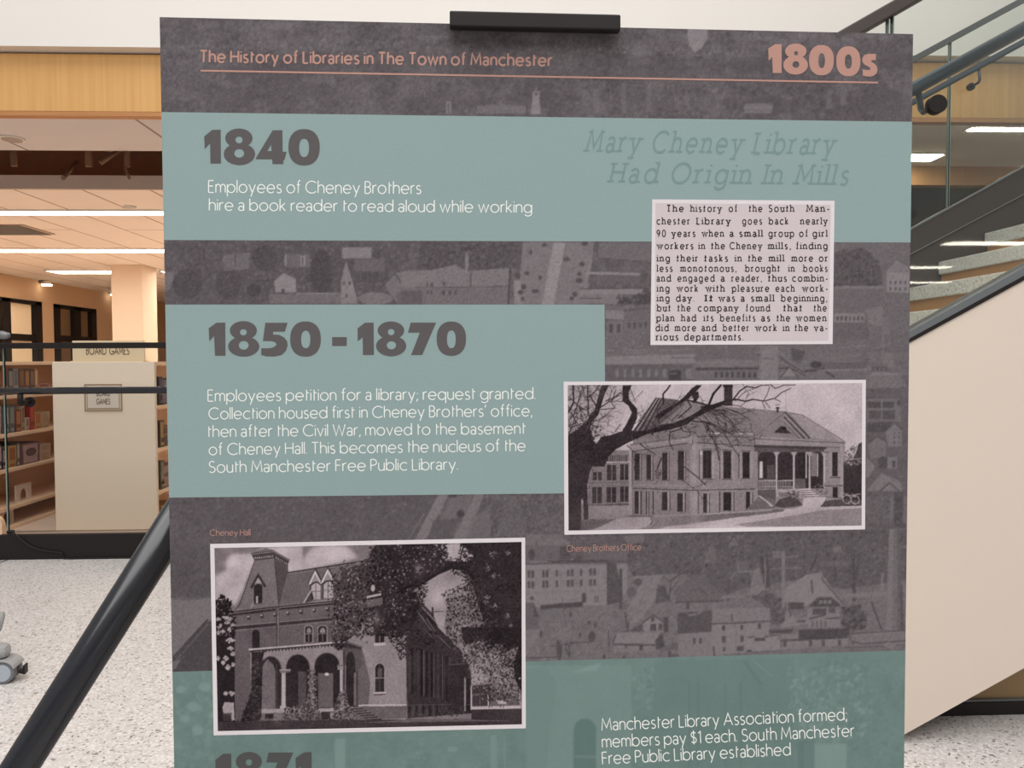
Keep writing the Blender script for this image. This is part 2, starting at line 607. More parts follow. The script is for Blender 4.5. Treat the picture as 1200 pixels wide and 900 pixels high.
def ext(a, b, t):
    return a + (b - a) * t


# near side panel
top0, top1 = xz(1067, 400.5, YN), xz(1200, 328, YN)
bot0, bot1 = xz(1062, 859.5, YN), xz(1200, 783, YN)
tf = ext(bot0, bot1, -bot0[1] / (bot1[1] - bot0[1]))          # where the lower edge meets the floor
tl = ext(top0, top1, (0.25 - top0[0]) / (top1[0] - top0[0]))
panel = [(tl[0], 0), tuple(tf), tuple(ext(bot0, bot1, 6)), tuple(ext(top0, top1, 7)), tuple(tl)]
MB().prism_y(panel, YN, YN + .05).build('side_panel', M_cream, st)
# black line and grey shoe on top of the side panel
b0, b1 = xz(1067, 395.5, YN), xz(1200, 322.5, YN)
s0, s1 = xz(1068, 387, YN), xz(1200, 313, YN)
A, B = -3, 7
MB().prism_y([tuple(ext(top0, top1, A)), tuple(ext(top0, top1, B)), tuple(ext(b0, b1, B)), tuple(ext(b0, b1, A))], YN - .004, YN + .055).build('edge_trim', M_black, st)
# far stringer
f0, f1 = xz(1069, 297, YFAR), xz(1196, 230, YFAR)
g0, g1 = xz(1069, 267, YFAR), xz(1200, 194.7, YFAR)
dn = np.array((0, -.62))
A2, B2 = -4.5, 3.5
MB().prism_y([tuple(ext(f0, f1, A2) + dn), tuple(ext(f0, f1, B2) + dn), tuple(ext(f0, f1, B2)), tuple(ext(f0, f1, A2))], YFAR, YFAR + .06).build('stringer', M_darkbrown, st)


def guard(name, label, Y, lo0, lo1, hi0, hi1, cap_t, shoe0, shoe1, A, B, joint, shoe_m, cap_m, yo):
    gg = thing(name, label, 'guard rail', (0, 0, 0), 0)
    MB().prism_y([tuple(ext(shoe0, shoe1, A)), tuple(ext(shoe0, shoe1, B)), tuple(ext(lo0, lo1, B)), tuple(ext(lo0, lo1, A))], Y - .004 + yo, Y + .05 + yo).build('base_shoe', shoe_m, gg)
    c = np.array((0, cap_t))
    MB().prism_y([tuple(ext(hi0, hi1, A)), tuple(ext(hi0, hi1, B)), tuple(ext(hi0, hi1, B) + c), tuple(ext(hi0, hi1, A) + c)], Y - .003 + yo, Y + .045 + yo).build('top_rail', cap_m, gg, .003)

    def zl(a, b, x):
        return ext(a, b, (x - a[0]) / (b[0] - a[0]))[1]
    xs = [ext(lo0, lo1, A)[0], joint, ext(lo0, lo1, B)[0]]
    for k in range(2):
        xa_, xb_ = xs[k] + .004, xs[k + 1] - .004
        MB().prism_y([(xa_, zl(lo0, lo1, xa_) - .01), (xb_, zl(lo0, lo1, xb_) - .01), (xb_, zl(hi0, hi1, xb_) + .005), (xa_, zl(hi0, hi1, xa_) + .005)], Y + .018 + yo, Y + .028 + yo).build('glass_panel', M_glass2, gg)
    for s in (-1, 1):
        xa_ = joint + s * .006
        MB().prism_y([(xa_ - .0015, zl(lo0, lo1, xa_)), (xa_ + .0015, zl(lo0, lo1, xa_)), (xa_ + .0015, zl(hi0, hi1, xa_)), (xa_ - .0015, zl(hi0, hi1, xa_))], Y + .016 + yo, Y + .03 + yo).build('glass_edge', M_edge, gg)
    if abs(Y - YFAR) < .01:                                # bright metal edges of the far shoe
        e = np.array((0, .007))
        MB().prism_y([tuple(ext(shoe0, shoe1, A)), tuple(ext(shoe0, shoe1, B)), tuple(ext(shoe0, shoe1, B) + e * .7), tuple(ext(shoe0, shoe1, A) + e * .7)], Y - .012, Y - .003).prism_y([tuple(ext(lo0, lo1, A) - e), tuple(ext(lo0, lo1, B) - e), tuple(ext(lo0, lo1, B) + e), tuple(ext(lo0, lo1, A) + e)], Y - .012, Y - .003).build('shoe_edge', M_grey, gg)
    return gg


jn = xz(1048.5, 25, YN)[0]
guard('glass_guard', 'near glass guard of the stair with grey shoe above the cream side panel', YN, s0, s1, xz(1014, 36, YN), xz(1077, 0, YN), .036, b0, b1, -3, 5, jn, M_shoe, M_darkbrown, 0)
jf = xz(1114.5, 140, YFAR)[0]
guard('glass_guard', 'far glass guard of the stair with dark base beyond the treads', YFAR, g0, g1, xz(1071, 73, YFAR), xz(1200, 3, YFAR), .04, f0, f1, -4, 3, jf, M_darkbrown, mat('far_cap', (78, 82, 80), .4), 0)


def stair_rail(label, p0, p1, Y, r, A, B, gY, brackets, m, disc_r, drop):
    a, b = np.array(xz(*p0, Y)), np.array(xz(*p1, Y))
    t = thing('handrail', label, 'handrail', (0, 0, 0))
    P0, P1 = ext(a, b, A), ext(a, b, B)
    MB().tube([(P0[0], Y, P0[1]), (P1[0], Y, P1[1])], r, 24).build('rail', m, t)
    for px in brackets:
        c = xz(px, p0[1] + (p1[1] - p0[1]) * (px - p0[0]) / (p1[0] - p0[0]), Y)
        s = 1 if gY > Y else -1
        br = MB()
        br.tube([(c[0], Y, c[1] - r * .6), (c[0] + .008, Y, c[1] - drop + .012), (c[0] + .008, Y + s * .012, c[1] - drop), (c[0] + .008, gY - s * .01, c[1] - drop)], .008, 12)
        ob = br.build('bracket', M_bluegrey, t)
        MB().tube([(c[0] + .008, gY - s * .018, c[1] - drop), (c[0] + .008, gY + s * .004, c[1] - drop)], disc_r, 28).build('rosette', M_black if disc_r > .02 else M_bluegrey, t)
    return t


stair_rail('thick grey handrail along the near stair guard, in front of the wood fascia', (1071, 104), (1200, 33.5), 1.935, .018, -3, 3, YN + .012, (1076, 1000), M_bluegrey, .0232, .071)
stair_rail('thinner grey handrail held on brackets before the far stair guard', (1072, 118.5), (1200, 49), 4.47, .0185, -4, 3, YFAR + .012, (1147,), M_bluegrey, .022, .093)

# under-stair enclosure
YE = 2.0
xs0 = at_z(1090, 853, 0)[0]
c0 = xz(1062, 845, YE)
c1 = xz(1200, 769, YE)
e = [(xs0 - .15, 0.0), (4.0, 0.0), (4.0, float(ext(c0, c1, (4 - c0[0]) / (c1[0] - c0[0]))[1])), tuple(ext(c0, c1, (xs0 - .02 - c0[0]) / (c1[0] - c0[0])))]
struct(MB().prism_y(e, YE + .01, YE + .05).build('wall_under_stair', M_brown))
struct(MB().box(xs0 - .12, 4.0, YE - .01, YE + .01, 0, .036).build('baseboard_under_stair', M_black))
struct(MB().box(xs0, 4.0, YE - .004, YE + .01, .036, .0405).build('trim_10', M_grey))

# lit strips on the ceiling behind the camera (they mirror in the near stair glass)
ZR = 4.2
struct(MB().box(-12, 16, -24, -7, ZR, ZR + .1).build('ceiling_behind', M_soffit))
for k, (py, pxa, pxb) in enumerate(((281.5, 1118, 1215), (310.5, 1040, 1122), (328.5, 1020, 1122))):
    Dv = 866 * (ZR - 1) / (420 - py)
    xa_, xb_ = ((pxa - 568) / 866 * Dv, (pxb - 568) / 866 * Dv)
    yy = 2 * (YN + .018) - Dv
    t = thing('ceiling_light', ['linear ceiling light mirrored in the stair glass, highest of the three', 'linear ceiling light mirrored in the stair glass, middle of the three', 'linear ceiling light mirrored in the stair glass, lowest of the three'][k], 'ceiling light', ((xa_ + xb_) / 2, yy, ZR), 0, 'linear ceiling lights behind the viewer')
    h = (xb_ - xa_) / 2
    MB().box(-h - .03, h + .03, -.3, .3, -.03, 0).build('frame', M_white, t)
    MB().box(-h, h, -.26, .26, -.04, -.03).build('diffuser', M_rearstrip, t)
# ------------------------------------------------------------------ bookcases with board games
def face_y(px, X):
    return at_x(px, 500, X)[1]


XA = -2.84
YA0, YA1 = 4.05, 5.75
ba = thing('bookcase', 'pale maple bookcase full of board games at the left edge', 'bookcase', (XA - .3, (YA0 + YA1) / 2, 0))
ba.location = (XA, YA0, 0)
LA = YA1 - YA0
zs = [.0, .118, .346, .555, .784, .985]
for k, z in enumerate(zs):
    th = .022
    MB().box(-.32, 0, 0, LA, z, z + th).build('shelf' if 0 < k < 5 else ('base' if k == 0 else 'top'), M_laminate, ba, .002)
MB().box(-.34, -.32, 0, LA, 0, 1.007).build('back_panel', M_laminate, ba)
for y in (0, LA - .02):
    MB().box(-.319, -.001, y, y + .02, .022, .985).build('side_panel', M_laminate, ba)

XB0, XB1, YB0 = at_y(62.5, 500, 4.40)[0], at_y(182, 500, 4.40)[0], 4.40
bb = thing('bookcase', 'pale bookcase with a plain cream end panel facing the guard', 'bookcase', ((XB0 + XB1) / 2, YB0, 0))
WB = XB1 - XB0
M_endpanel = mat('cream_laminate', (224, 207, 188), .5, vary=.02, scale=2)
ztop = at_y(120, 424, YB0)[2]
MB().box(-WB / 2, WB / 2, 0, .03, 0, ztop).build('end_panel', M_endpanel, bb, .003)
MB().box(-WB / 2 + .01, WB / 2, .03, 1.8, ztop - .025, ztop).build('top', M_laminate, bb)
for z in (.02, .22, .475, .73):
    MB().box(-WB / 2 + .01, WB / 2 - .01, .03, 1.8, z - .011, z + .011).build('shelf', M_laminate, bb)
MB().box(-.012, .012, .03, 1.8, .031, .209).box(-.012, .012, .03, 1.8, .231, .464).box(-.012, .012, .03, 1.8, .486, .719).box(-.012, .012, .03, 1.8, .741, ztop - .025).build('back_panel', M_laminate, bb)

GAME = {}


def gmat(c):
    c = tuple(int(v * .8) for v in c)  # palette darkened evenly to paint in shelf shadow
    if c not in GAME:
        GAME[c] = mat('printed_card', c, .45, vary=.18, scale=45)
    return GAME[c]


def game_box(X, ya, yb, z, h, d, col, col2, label, group):
    """a game box whose spine faces +X: tray, slightly larger lid and a printed spine patch"""
    m = MB()
    g_ = .0015
    w = yb - ya
    lid = .25 if h > w else .55
    m.box(-d + .002, -.002, g_, w - g_, 0, h - .004)
    m.box(-d, 0, 0, w, h * lid, h)
    e = min(w, h) * .16
    m.box(-.001, .0012, e, w - e, h * (lid + .1), h * .93, 1)
    m.box(-.001, .0008, e * 1.2, w - e * 1.2, h * .06, h * (lid - .07), 1)
    o = m.build('board_game_box', [gmat(col), gmat(col2)])
    o.location = (X, ya, z)
    return tag(o, label, 'board game', group)


G1, G2, G3 = 'board games on the upper shelf', 'board games on the middle shelf', 'board games on the third shelf'
top = .806
rows = [
    # px0, px1, height, colours, label
    (top, G1, [
        (-14, -4, .15, (120, 60, 40), (200, 180, 150), None),
        (-3.5, 2.5, .15, (196, 176, 150), (120, 60, 50), 'cream game box at the picture edge on the upper shelf'),
        (3, 6.6, .16, (58, 40, 38), (140, 80, 50), 'thin dark brown game box beside the orange one, upper shelf'),
        (7, 13.4, .165, (186, 104, 58), (80, 40, 30), 'orange game box on the upper shelf behind the handrail'),
        (14, 19.8, .155, (52, 44, 52), (170, 150, 140), 'black game box with pale print, right of the orange box'),
        (20.2, 25.8, .16, (168, 162, 156), (120, 116, 116), 'light grey game box on the upper shelf'),
        (26.4, 33, .155, (96, 56, 40), (150, 96, 50), 'brown game box just right of the light grey box'),
        (33.4, 39, .15, (110, 62, 38), (190, 130, 60), 'rust brown game box in the middle of the upper shelf'),
        (39.4, 44.6, .15, (84, 48, 40), (150, 110, 90), 'dark maroon game box left of the thin amber one'),
        (45, 48.6, .155, (188, 128, 70), (230, 190, 140), 'thin amber game box on the upper shelf'),
        (49.4, 61, .06, (200, 140, 120), (150, 70, 60), 'low pink game box lying at the end of the upper shelf')]),
    (.577, G2, [
        (-14, -5, .15, (60, 50, 46), (150, 120, 90), None),
        (-4, 4.6, .17, (222, 190, 172), (190, 90, 90), 'pink and cream game box at the picture edge, middle shelf'),
        (8, 14, .165, (118, 122, 122), (190, 190, 186), 'first grey game box on the middle shelf'),
        (14.4, 20.6, .165, (104, 110, 112), (160, 162, 160), 'second grey game box, against the rust orange spine'),
        (21.4, 28, .135, (146, 74, 44), (206, 130, 90), 'rust orange game box on the middle shelf'),
        (28.6, 32, .155, (206, 178, 142), (150, 120, 90), 'thin cream game box left of the red one'),
        (33, 37.6, .08, (228, 206, 186), (180, 130, 110), 'small white game box before the red tall box'),
        (38, 43.6, .155, (176, 40, 34), (220, 80, 60), 'bright red tall game box on the middle shelf'),
        (44.2, 51, .105, (214, 166, 96), (206, 110, 50), 'yellow tan game box right of the red one'),
        (51.6, 61, .105, (214, 180, 140), (196, 160, 124), 'plain tan game box at the end of the middle shelf')]),
    (.368, G3, [
        (-14, -5, .15, (150, 110, 80), (60, 40, 30), None),
        (-4, 4.8, .15, (50, 62, 78), (220, 200, 200), 'dark blue game box with white edge at the picture edge'),
        (5.2, 8.4, .12, (52, 40, 48), (200, 170, 170), 'thin black game box beside the yellow orange one'),
        (12, 21.4, .13, (218, 166, 92), (180, 100, 40), 'yellow orange game box on the third shelf'),
        (22, 25.4, .14, (104, 96, 88), (200, 190, 180), 'thin grey game box left of the maroon patterned box'),
        (26.6, 48.6, .13, (120, 64, 72), (206, 168, 168), 'wide maroon game box with pink oval picture'),
        (49.2, 61.5, .105, (210, 176, 142), (190, 150, 118), 'plain tan game box at the end of the third shelf')]),
]
for z, grp, items in rows:
    for a, b, h, c1, c2, lab in items:
        if lab is None:
            continue
        o = game_box(XA - .015, face_y(a, XA), face_y(b, XA), z, h, .26, c1, c2, lab, grp)
        if 'oval' in lab:
            w_ = face_y(b, XA) - face_y(a, XA)
            ov = MB()
            n_ = 28
            ring = [(.0025, w_ / 2 + w_ * .4 * math.cos(2 * math.pi * k / n_), h * .52 + h * .36 * math.sin(2 * math.pi * k / n_)) for k in range(n_)]
            ov.face(ring)
            ov.build('printed_oval', gmat((206, 160, 166)), o)
            ring = [(.004, w_ / 2 + w_ * .28 * math.cos(2 * math.pi * k / n_), h * .56 + h * .2 * math.sin(2 * math.pi * k / n_)) for k in range(n_)]
            ov = MB()
            ov.face(ring)
            ov.build('printed_picture', gmat((92, 44, 52)), o)

# two white arches added on the empty lower shelves to imitate a reflection
for px, z, w, h, lab in ((9, .022, .13, .1, 'white arch added to imitate a reflection on the bottom shelf'), (29, .14, .15, .1, 'grey white arch added to imitate a reflection on the empty fourth shelf')):
    ya = face_y(px, XA)
    m = MB()
    pts = [(0, 0), (0, h), (w, h), (w, 0), (w * .75, 0)]
    for k in range(9):
        a = math.pi * k / 8
        pts.append((w / 2 + w * .25 * math.cos(a), h * .35 + h * .38 * math.sin(a)))
    pts.append((w * .25, 0))
    n0 = len(m.v)
    k_ = len(pts)
    m.v += [(0, y, z_) for y, z_ in pts] + [(-.012, y, z_) for y, z_ in pts]
    m.f += [tuple(n0 + i for i in range(k_)), tuple(n0 + k_ + i for i in reversed(range(k_)))]
    for i in range(k_):
        j = (i + 1) % k_
        m.f.append((n0 + j, n0 + i, n0 + k_ + i, n0 + k_ + j))
    m.mi += [0] * (k_ + 2)
    m.sm += [False] * (k_ + 2)
    o = m.build('reflection_arch', mat('white_plastic', (214, 196, 180), .5))
    o.location = (XA - .06, ya, z)
    tag(o, lab, 'reflection_arch')

# games on the right-hand face of the second bookcase
XR = XB1 - .02
G4 = 'board games on the right face of the cream-ended bookcase'
for z, items in ((.742, [(183.2, 188, .17, (50, 46, 58), (84, 84, 110), 'black game box on the top shelf right of the cream panel'), (188.3, 200, .16, (58, 54, 80), (120, 110, 130), 'navy game box beside the poster edge, top shelf')]),
                 (.487, [(183.2, 189, .16, (66, 44, 32), (180, 150, 90), 'dark brown game box on the second shelf right of the cream panel'), (189.4, 200, .12, (150, 108, 70), (80, 50, 30), 'tan game box beside the poster edge, second shelf')]),
                 (.232, [(183.2, 188.4, .17, (84, 78, 60), (130, 120, 90), 'olive game box on the third shelf right of the cream panel'), (188.8, 200, .14, (120, 70, 56), (170, 130, 110), 'reddish brown game box beside the poster edge, third shelf')]),
                 (.032, [(183.2, 200, .1, (176, 140, 92), (120, 90, 50), 'tan game box on the bottom shelf right of the cream panel')])):
    for a, b, h, c1, c2, lab in items:
        game_box(XR, face_y(a, XR) + (.045 if a < 184 else 0), face_y(b, XR) + .04, z, h, .24, c1, c2, lab, G4)
# ------------------------------------------------------------------ the poster panel on its easel
PW, PH = 0.6096, 0.9144
XP = unit(RWC @ np.array((14416.0, -94.0, 866.0)))
XP[2] = 0
XP = unit(XP)
YP = np.array((-XP[1], XP[0], 0.0))
_r1, _r2 = ray(187, 20), ray(1070, 40)
# distance that makes the top edge PW wide
_s, *_ = np.linalg.lstsq(np.array((_r2, -_r1)).T[:2], PW * XP[:2], rcond=None)
PTL = CAM + _r1 * _s[1]
PORG = PTL + XP * PW / 2 - np.array((0, 0, PH))          # bottom centre of the front face
PANEL_ROT = math.atan2(XP[1], XP[0])


def P(px, py):
    """pixels of the photograph -> (x, z) on the panel's front face"""
    px, py = np.asarray(px, float), np.asarray(py, float)
    d = np.stack(((px - CX) / FPX, (py - CY) / FPX, np.ones_like(px)), -1) @ RWC.T
    t = np.dot(PORG - CAM, YP) / (d @ YP)
    q = CAM + d * t[..., None] - PORG
    return q @ XP, q[..., 2]


def P_inv(x, z):
    q = PORG + np.asarray(x)[..., None] * XP + np.asarray(z)[..., None] * np.array((0, 0, 1.0)) - CAM
    c = q @ RWC
    return CX + FPX * c[..., 0] / c[..., 2], CY + FPX * c[..., 1] / c[..., 2]


panel = thing('poster_panel', 'tall grey and teal library history poster panel clipped upright on a black easel', 'poster', PORG, PANEL_ROT)
M_foam = mat('white_foam_board', (232, 230, 226), .6, vary=.02)
MB().box(-PW / 2, PW / 2, 0, .005, 0, PH).build('foam_board', M_foam, panel)


def ink(name, c, rough=0.55):
    """flat printed ink with the faint tooth of matt paper"""
    m, t, b = new_mat(name)
    tc = t.nodes.new('ShaderNodeTexCoord')
    n = t.nodes.new('ShaderNodeTexNoise')
    n.inputs['Scale'].default_value = 700
    n.inputs['Detail'].default_value = 2
    t.links.new(tc.outputs['Object'], n.inputs['Vector'])
    mx = t.nodes.new('ShaderNodeMix')
    mx.data_type = 'RGBA'
    L = lin(c)
    mx.inputs[6].default_value = (*[v * .93 for v in L], 1)
    mx.inputs[7].default_value = (*[min(1, v * 1.07) for v in L], 1)
    t.links.new(n.outputs['Fac'], mx.inputs[0])
    t.links.new(mx.outputs[2], b.inputs['Base Color'])
    b.inputs['Roughness'].default_value = rough
    b.inputs['Specular IOR Level'].default_value = .06
    return m


def print_mat(name, grain=.16, gscale=900):
    """printed halftone picture: ink density stored per point, grain from noise nodes"""
    m, t, b = new_mat(name)
    at = t.nodes.new('ShaderNodeVertexColor')
    at.layer_name = 'ink'
    tc = t.nodes.new('ShaderNodeTexCoord')
    n = t.nodes.new('ShaderNodeTexNoise')
    n.inputs['Scale'].default_value = gscale
    n.inputs['Detail'].default_value = 3
    n.inputs['Roughness'].default_value = .7
    mr = t.nodes.new('ShaderNodeMapRange')
    mr.inputs[1].default_value, mr.inputs[2].default_value = .25, .75
    mr.inputs[3].default_value, mr.inputs[4].default_value = 1 - grain, 1 + grain
    mx = t.nodes.new('ShaderNodeVectorMath')
    mx.operation = 'SCALE'
    t.links.new(tc.outputs['Object'], n.inputs['Vector'])
    t.links.new(n.outputs['Fac'], mr.inputs[0])
    t.links.new(at.outputs['Color'], mx.inputs[0])
    t.links.new(mr.outputs[0], mx.inputs['Scale'])
    t.links.new(mx.outputs[0], b.inputs['Base Color'])
    b.inputs['Roughness'].default_value = .55
    b.inputs['Specular IOR Level'].default_value = .06
    return m


# ---- painting of the printed pictures (values 0-255 as printed grey)
def vnoise(h, w, cell, rng):
    gh, gw = int(h / cell) + 3, int(w / cell) + 3
    g = rng.random((gh, gw))
    yy, xx = np.arange(h) / cell, np.arange(w) / cell
    y0, x0 = yy.astype(int), xx.astype(int)
    fy, fx = (yy - y0)[:, None], (xx - x0)[None, :]
    fy, fx = fy * fy * (3 - 2 * fy), fx * fx * (3 - 2 * fx)
    a, b = g[y0][:, x0], g[y0][:, x0 + 1]
    c, d = g[y0 + 1][:, x0], g[y0 + 1][:, x0 + 1]
    return (a * (1 - fx) + b * fx) * (1 - fy) + (c * (1 - fx) + d * fx) * fy


class Paint:
    def __init__(s, x0, y0, x1, y1, base, S=2.0, seed=1):
        s.x0, s.y0, s.S = x0, y0, S
        s.h, s.w = int((y1 - y0) * S) + 2, int((x1 - x0) * S) + 2
        s.a = np.full((s.h, s.w), float(base))
        s.rng = np.random.default_rng(seed)
        s.frame(0, 0, 1)

    def frame(s, ox, oy, k):
        s.ox, s.oy, s.k = ox, oy, k

    def T(s, pts):
        p = np.asarray(pts, float)
        return np.stack(((s.ox + p[:, 0] / s.k - s.x0) * s.S, (s.oy + p[:, 1] / s.k - s.y0) * s.S), 1)

    def _mask(s, q):
        lo = np.floor(q.min(0)).astype(int) - 1
        hi = np.ceil(q.max(0)).astype(int) + 2
        x0, y0 = max(lo[0], 0), max(lo[1], 0)
        x1, y1 = min(hi[0], s.w), min(hi[1], s.h)
        if x1 <= x0 or y1 <= y0:
            return None
        X, Y = np.meshgrid(np.arange(x0, x1) + .5, np.arange(y0, y1) + .5)
        m = np.zeros(X.shape, bool)
        n = len(q)
        for i in range(n):
            ax, ay = q[i]
            bx, by = q[(i + 1) % n]
            if ay == by:
                continue
            c = (ay > Y) != (by > Y)
            m ^= c & (X < (bx - ax) * (Y - ay) / (by - ay) + ax)
        return (slice(y0, y1), slice(x0, x1)), m

    def poly(s, pts, v, al=1.0, noise=0.0):
        r = s._mask(s.T(pts))
        if r is None:
            return s
        sl, m = r
        t = s.a[sl]
        vv = v + (s.rng.normal(0, noise, t.shape) if noise else 0)
        t[m] = (t * (1 - al) + vv * al)[m]
        return s

    def rect(s, x0, y0, x1, y1, v, al=1.0, noise=0.0):
        return s.poly([(x0, y0), (x1, y0), (x1, y1), (x0, y1)], v, al, noise)

    def line(s, pts, w, v, al=1.0, w2=None):
        """w in photograph pixels; w2 tapers"""
        q = s.T(pts)
        n = len(q)
        keep = (s.ox, s.oy, s.k)
        for i in range(n - 1):
            wa = w if w2 is None else w + (w2 - w) * i / (n - 1)
            wb = w if w2 is None else w + (w2 - w) * (i + 1) / (n - 1)
            a, b = q[i], q[i + 1]
            d = b - a
            L = np.hypot(*d) or 1
            nn = np.array((-d[1], d[0])) / L * .5 * s.S
            u = d / L * .25 * s.S * min(wa, 2)
            pl = np.array((a - u + nn * wa, b + u + nn * wb, b + u - nn * wb, a - u - nn * wa))
            r = s._mask(pl)
            if r is not None:
                sl, m = r
                t = s.a[sl]
                t[m] = (t * (1 - al) + v * al)[m]
        return s

    def ell(s, cx, cy, rx, ry, v, al=1.0, noise=0.0, n=20):
        return s.poly([(cx + rx * math.cos(2 * math.pi * k / n), cy + ry * math.sin(2 * math.pi * k / n)) for k in range(n)], v, al, noise)

    def arch(s, x0, x1, top, spring, bot, v, al=1.0, noise=0.0):
        c, r = (x0 + x1) / 2, (x1 - x0) / 2
        return s.poly([(x0, bot)] + [(c - r * math.cos(math.pi * k / 12), spring - (spring - top) * math.sin(math.pi * k / 12)) for k in range(13)] + [(x1, bot)], v, al, noise)

    def tex(s, amp, cells=(2, 5, 12), pts=None):
        n = sum(vnoise(s.h, s.w, c * s.S, s.rng) - .5 for c in cells) / len(cells) * 2
        if pts is None:
            s.a += n * amp
        else:
            r = s._mask(s.T(pts))
            if r:
                sl, m = r
                s.a[sl][m] += (n[sl] * amp)[m]
        return s

    def leaves(s, pts, n, r0, r1, vals, al=1.0):
        """many small leaf shapes inside a polygon; r in photograph pixels"""
        q = np.asarray(pts, float)
        r = s._mask(s.T(pts))
        if r is None:
            return s
        sl, m = r
        ys, xs = np.nonzero(m)
        if not len(ys):
            return s
        for _ in range(n):
            k = s.rng.integers(len(ys))
            cx, cy = xs[k] + sl[1].start, ys[k] + sl[0].start
            rr = s.rng.uniform(r0, r1) * s.S
            t = s.rng.uniform(0, math.pi)
            e = s.rng.uniform(.35, .9)
            v = vals[s.rng.integers(len(vals))]
            c, sn = math.cos(t), math.sin(t)
            pl = [(cx + rr * (math.cos(f) * c - e * math.sin(f) * sn), cy + rr * (math.cos(f) * sn + e * math.sin(f) * c)) for f in (0, 1.05, 2.09, 3.14, 4.19, 5.24)]
            rm = s._mask(np.array(pl))
            if rm:
                t_ = s.a[rm[0]]
                t_[rm[1]] = t_[rm[1]] * (1 - al) + v * al
        return s

    def branch(s, x, y, ang, L, w, v, depth):
        """bare branching twigs, photograph pixels"""
        pts = [(x, y)]
        for k in range(4):
            ang += s.rng.normal(0, .22)
            x += math.cos(ang) * L / 4
            y += math.sin(ang) * L / 4
            pts.append((x, y))
        s.line(pts, w, v, 1.0, w * .6)
        if depth:
            for _ in range(2 if depth > 1 else 3):
                i = s.rng.integers(2, 5)
                s.branch(*pts[i], ang + s.rng.choice((-1, 1)) * s.rng.uniform(.3, .9), L * s.rng.uniform(.5, .8), w * .62, v, depth - 1)
        return s

    def soft(s, cx, cy, rx, ry, v, al=1.0):
        """soft-edged blob"""
        c = s.T([(cx, cy)])[0]
        ax, ay = rx / s.k * s.S, ry / s.k * s.S
        x0, x1 = max(0, int(c[0] - 2.2 * ax)), min(s.w, int(c[0] + 2.2 * ax) + 1)
        y0, y1 = max(0, int(c[1] - 2.2 * ay)), min(s.h, int(c[1] + 2.2 * ay) + 1)
        if x1 <= x0 or y1 <= y0:
            return s
        X, Y = np.meshgrid(np.arange(x0, x1), np.arange(y0, y1))
        m = np.exp(-(((X - c[0]) / ax) ** 2 + ((Y - c[1]) / ay) ** 2) * 1.2) * al
        t = s.a[y0:y1, x0:x1]
        t[:] = t * (1 - m) + v * m
        return s

    def edge(s, pts, n, spread, r0, r1, vals, al=.95):
        """leaf clusters straggling along a line; spread and r in photograph pixels"""
        q = s.T(pts)
        for _ in range(n):
            i = s.rng.integers(len(q) - 1)
            p = q[i] + (q[i + 1] - q[i]) * s.rng.random() + s.rng.normal(0, spread * s.S, 2)
            rr, t, e = s.rng.uniform(r0, r1) * s.S, s.rng.uniform(0, math.pi), s.rng.uniform(.35, .8)
            c, sn = math.cos(t), math.sin(t)
            rm = s._mask(np.array([(p[0] + rr * (math.cos(f) * c - e * math.sin(f) * sn), p[1] + rr * (math.cos(f) * sn + e * math.sin(f) * c)) for f in (0, 1.05, 2.09, 3.14, 4.19, 5.24)]))
            if rm:
                t_ = s.a[rm[0]]
                t_[rm[1]] = t_[rm[1]] * (1 - al) + vals[s.rng.integers(len(vals))] * al
        return s

    def windows(s, x0, y0, x1, y1, nx, ny, v, fx=.45, fy=.5, skew=0.0):
        for i in range(nx):
            for j in range(ny):
                w, h = (x1 - x0) / nx, (y1 - y0) / ny
                a, b = x0 + w * (i + .5 - fx / 2), y0 + h * (j + .5 - fy / 2) + skew * i
                s.rect(a, b, a + w * fx, b + h * fy, v)
        return s

    def blur(s, r=1):
        a = s.a
        for _ in range(r):
            p = np.pad(a, 1, mode='edge')
            a = (p[:-2, 1:-1] + p[2:, 1:-1] + p[1:-1, :-2] + p[1:-1, 2:] + 2 * p[1:-1, 1:-1]) / 6
        s.a = a
        return s

    def sample(s, px, py):
        x = np.clip((px - s.x0) * s.S - .5, 0, s.w - 1.001)
        y = np.clip((py - s.y0) * s.S - .5, 0, s.h - 1.001)
        x0, y0 = x.astype(int), y.astype(int)
        fx, fy = x - x0, y - y0
        a = s.a
        return (a[y0, x0] * (1 - fx) + a[y0, x0 + 1] * fx) * (1 - fy) + (a[y0 + 1, x0] * (1 - fx) + a[y0 + 1, x0 + 1] * fx) * fy


def srgb2lin(v):
    v = np.clip(v, 0, 255) / 255.0
    return np.where(v <= .04045, v / 12.92, ((v + .055) / 1.055) ** 2.4)


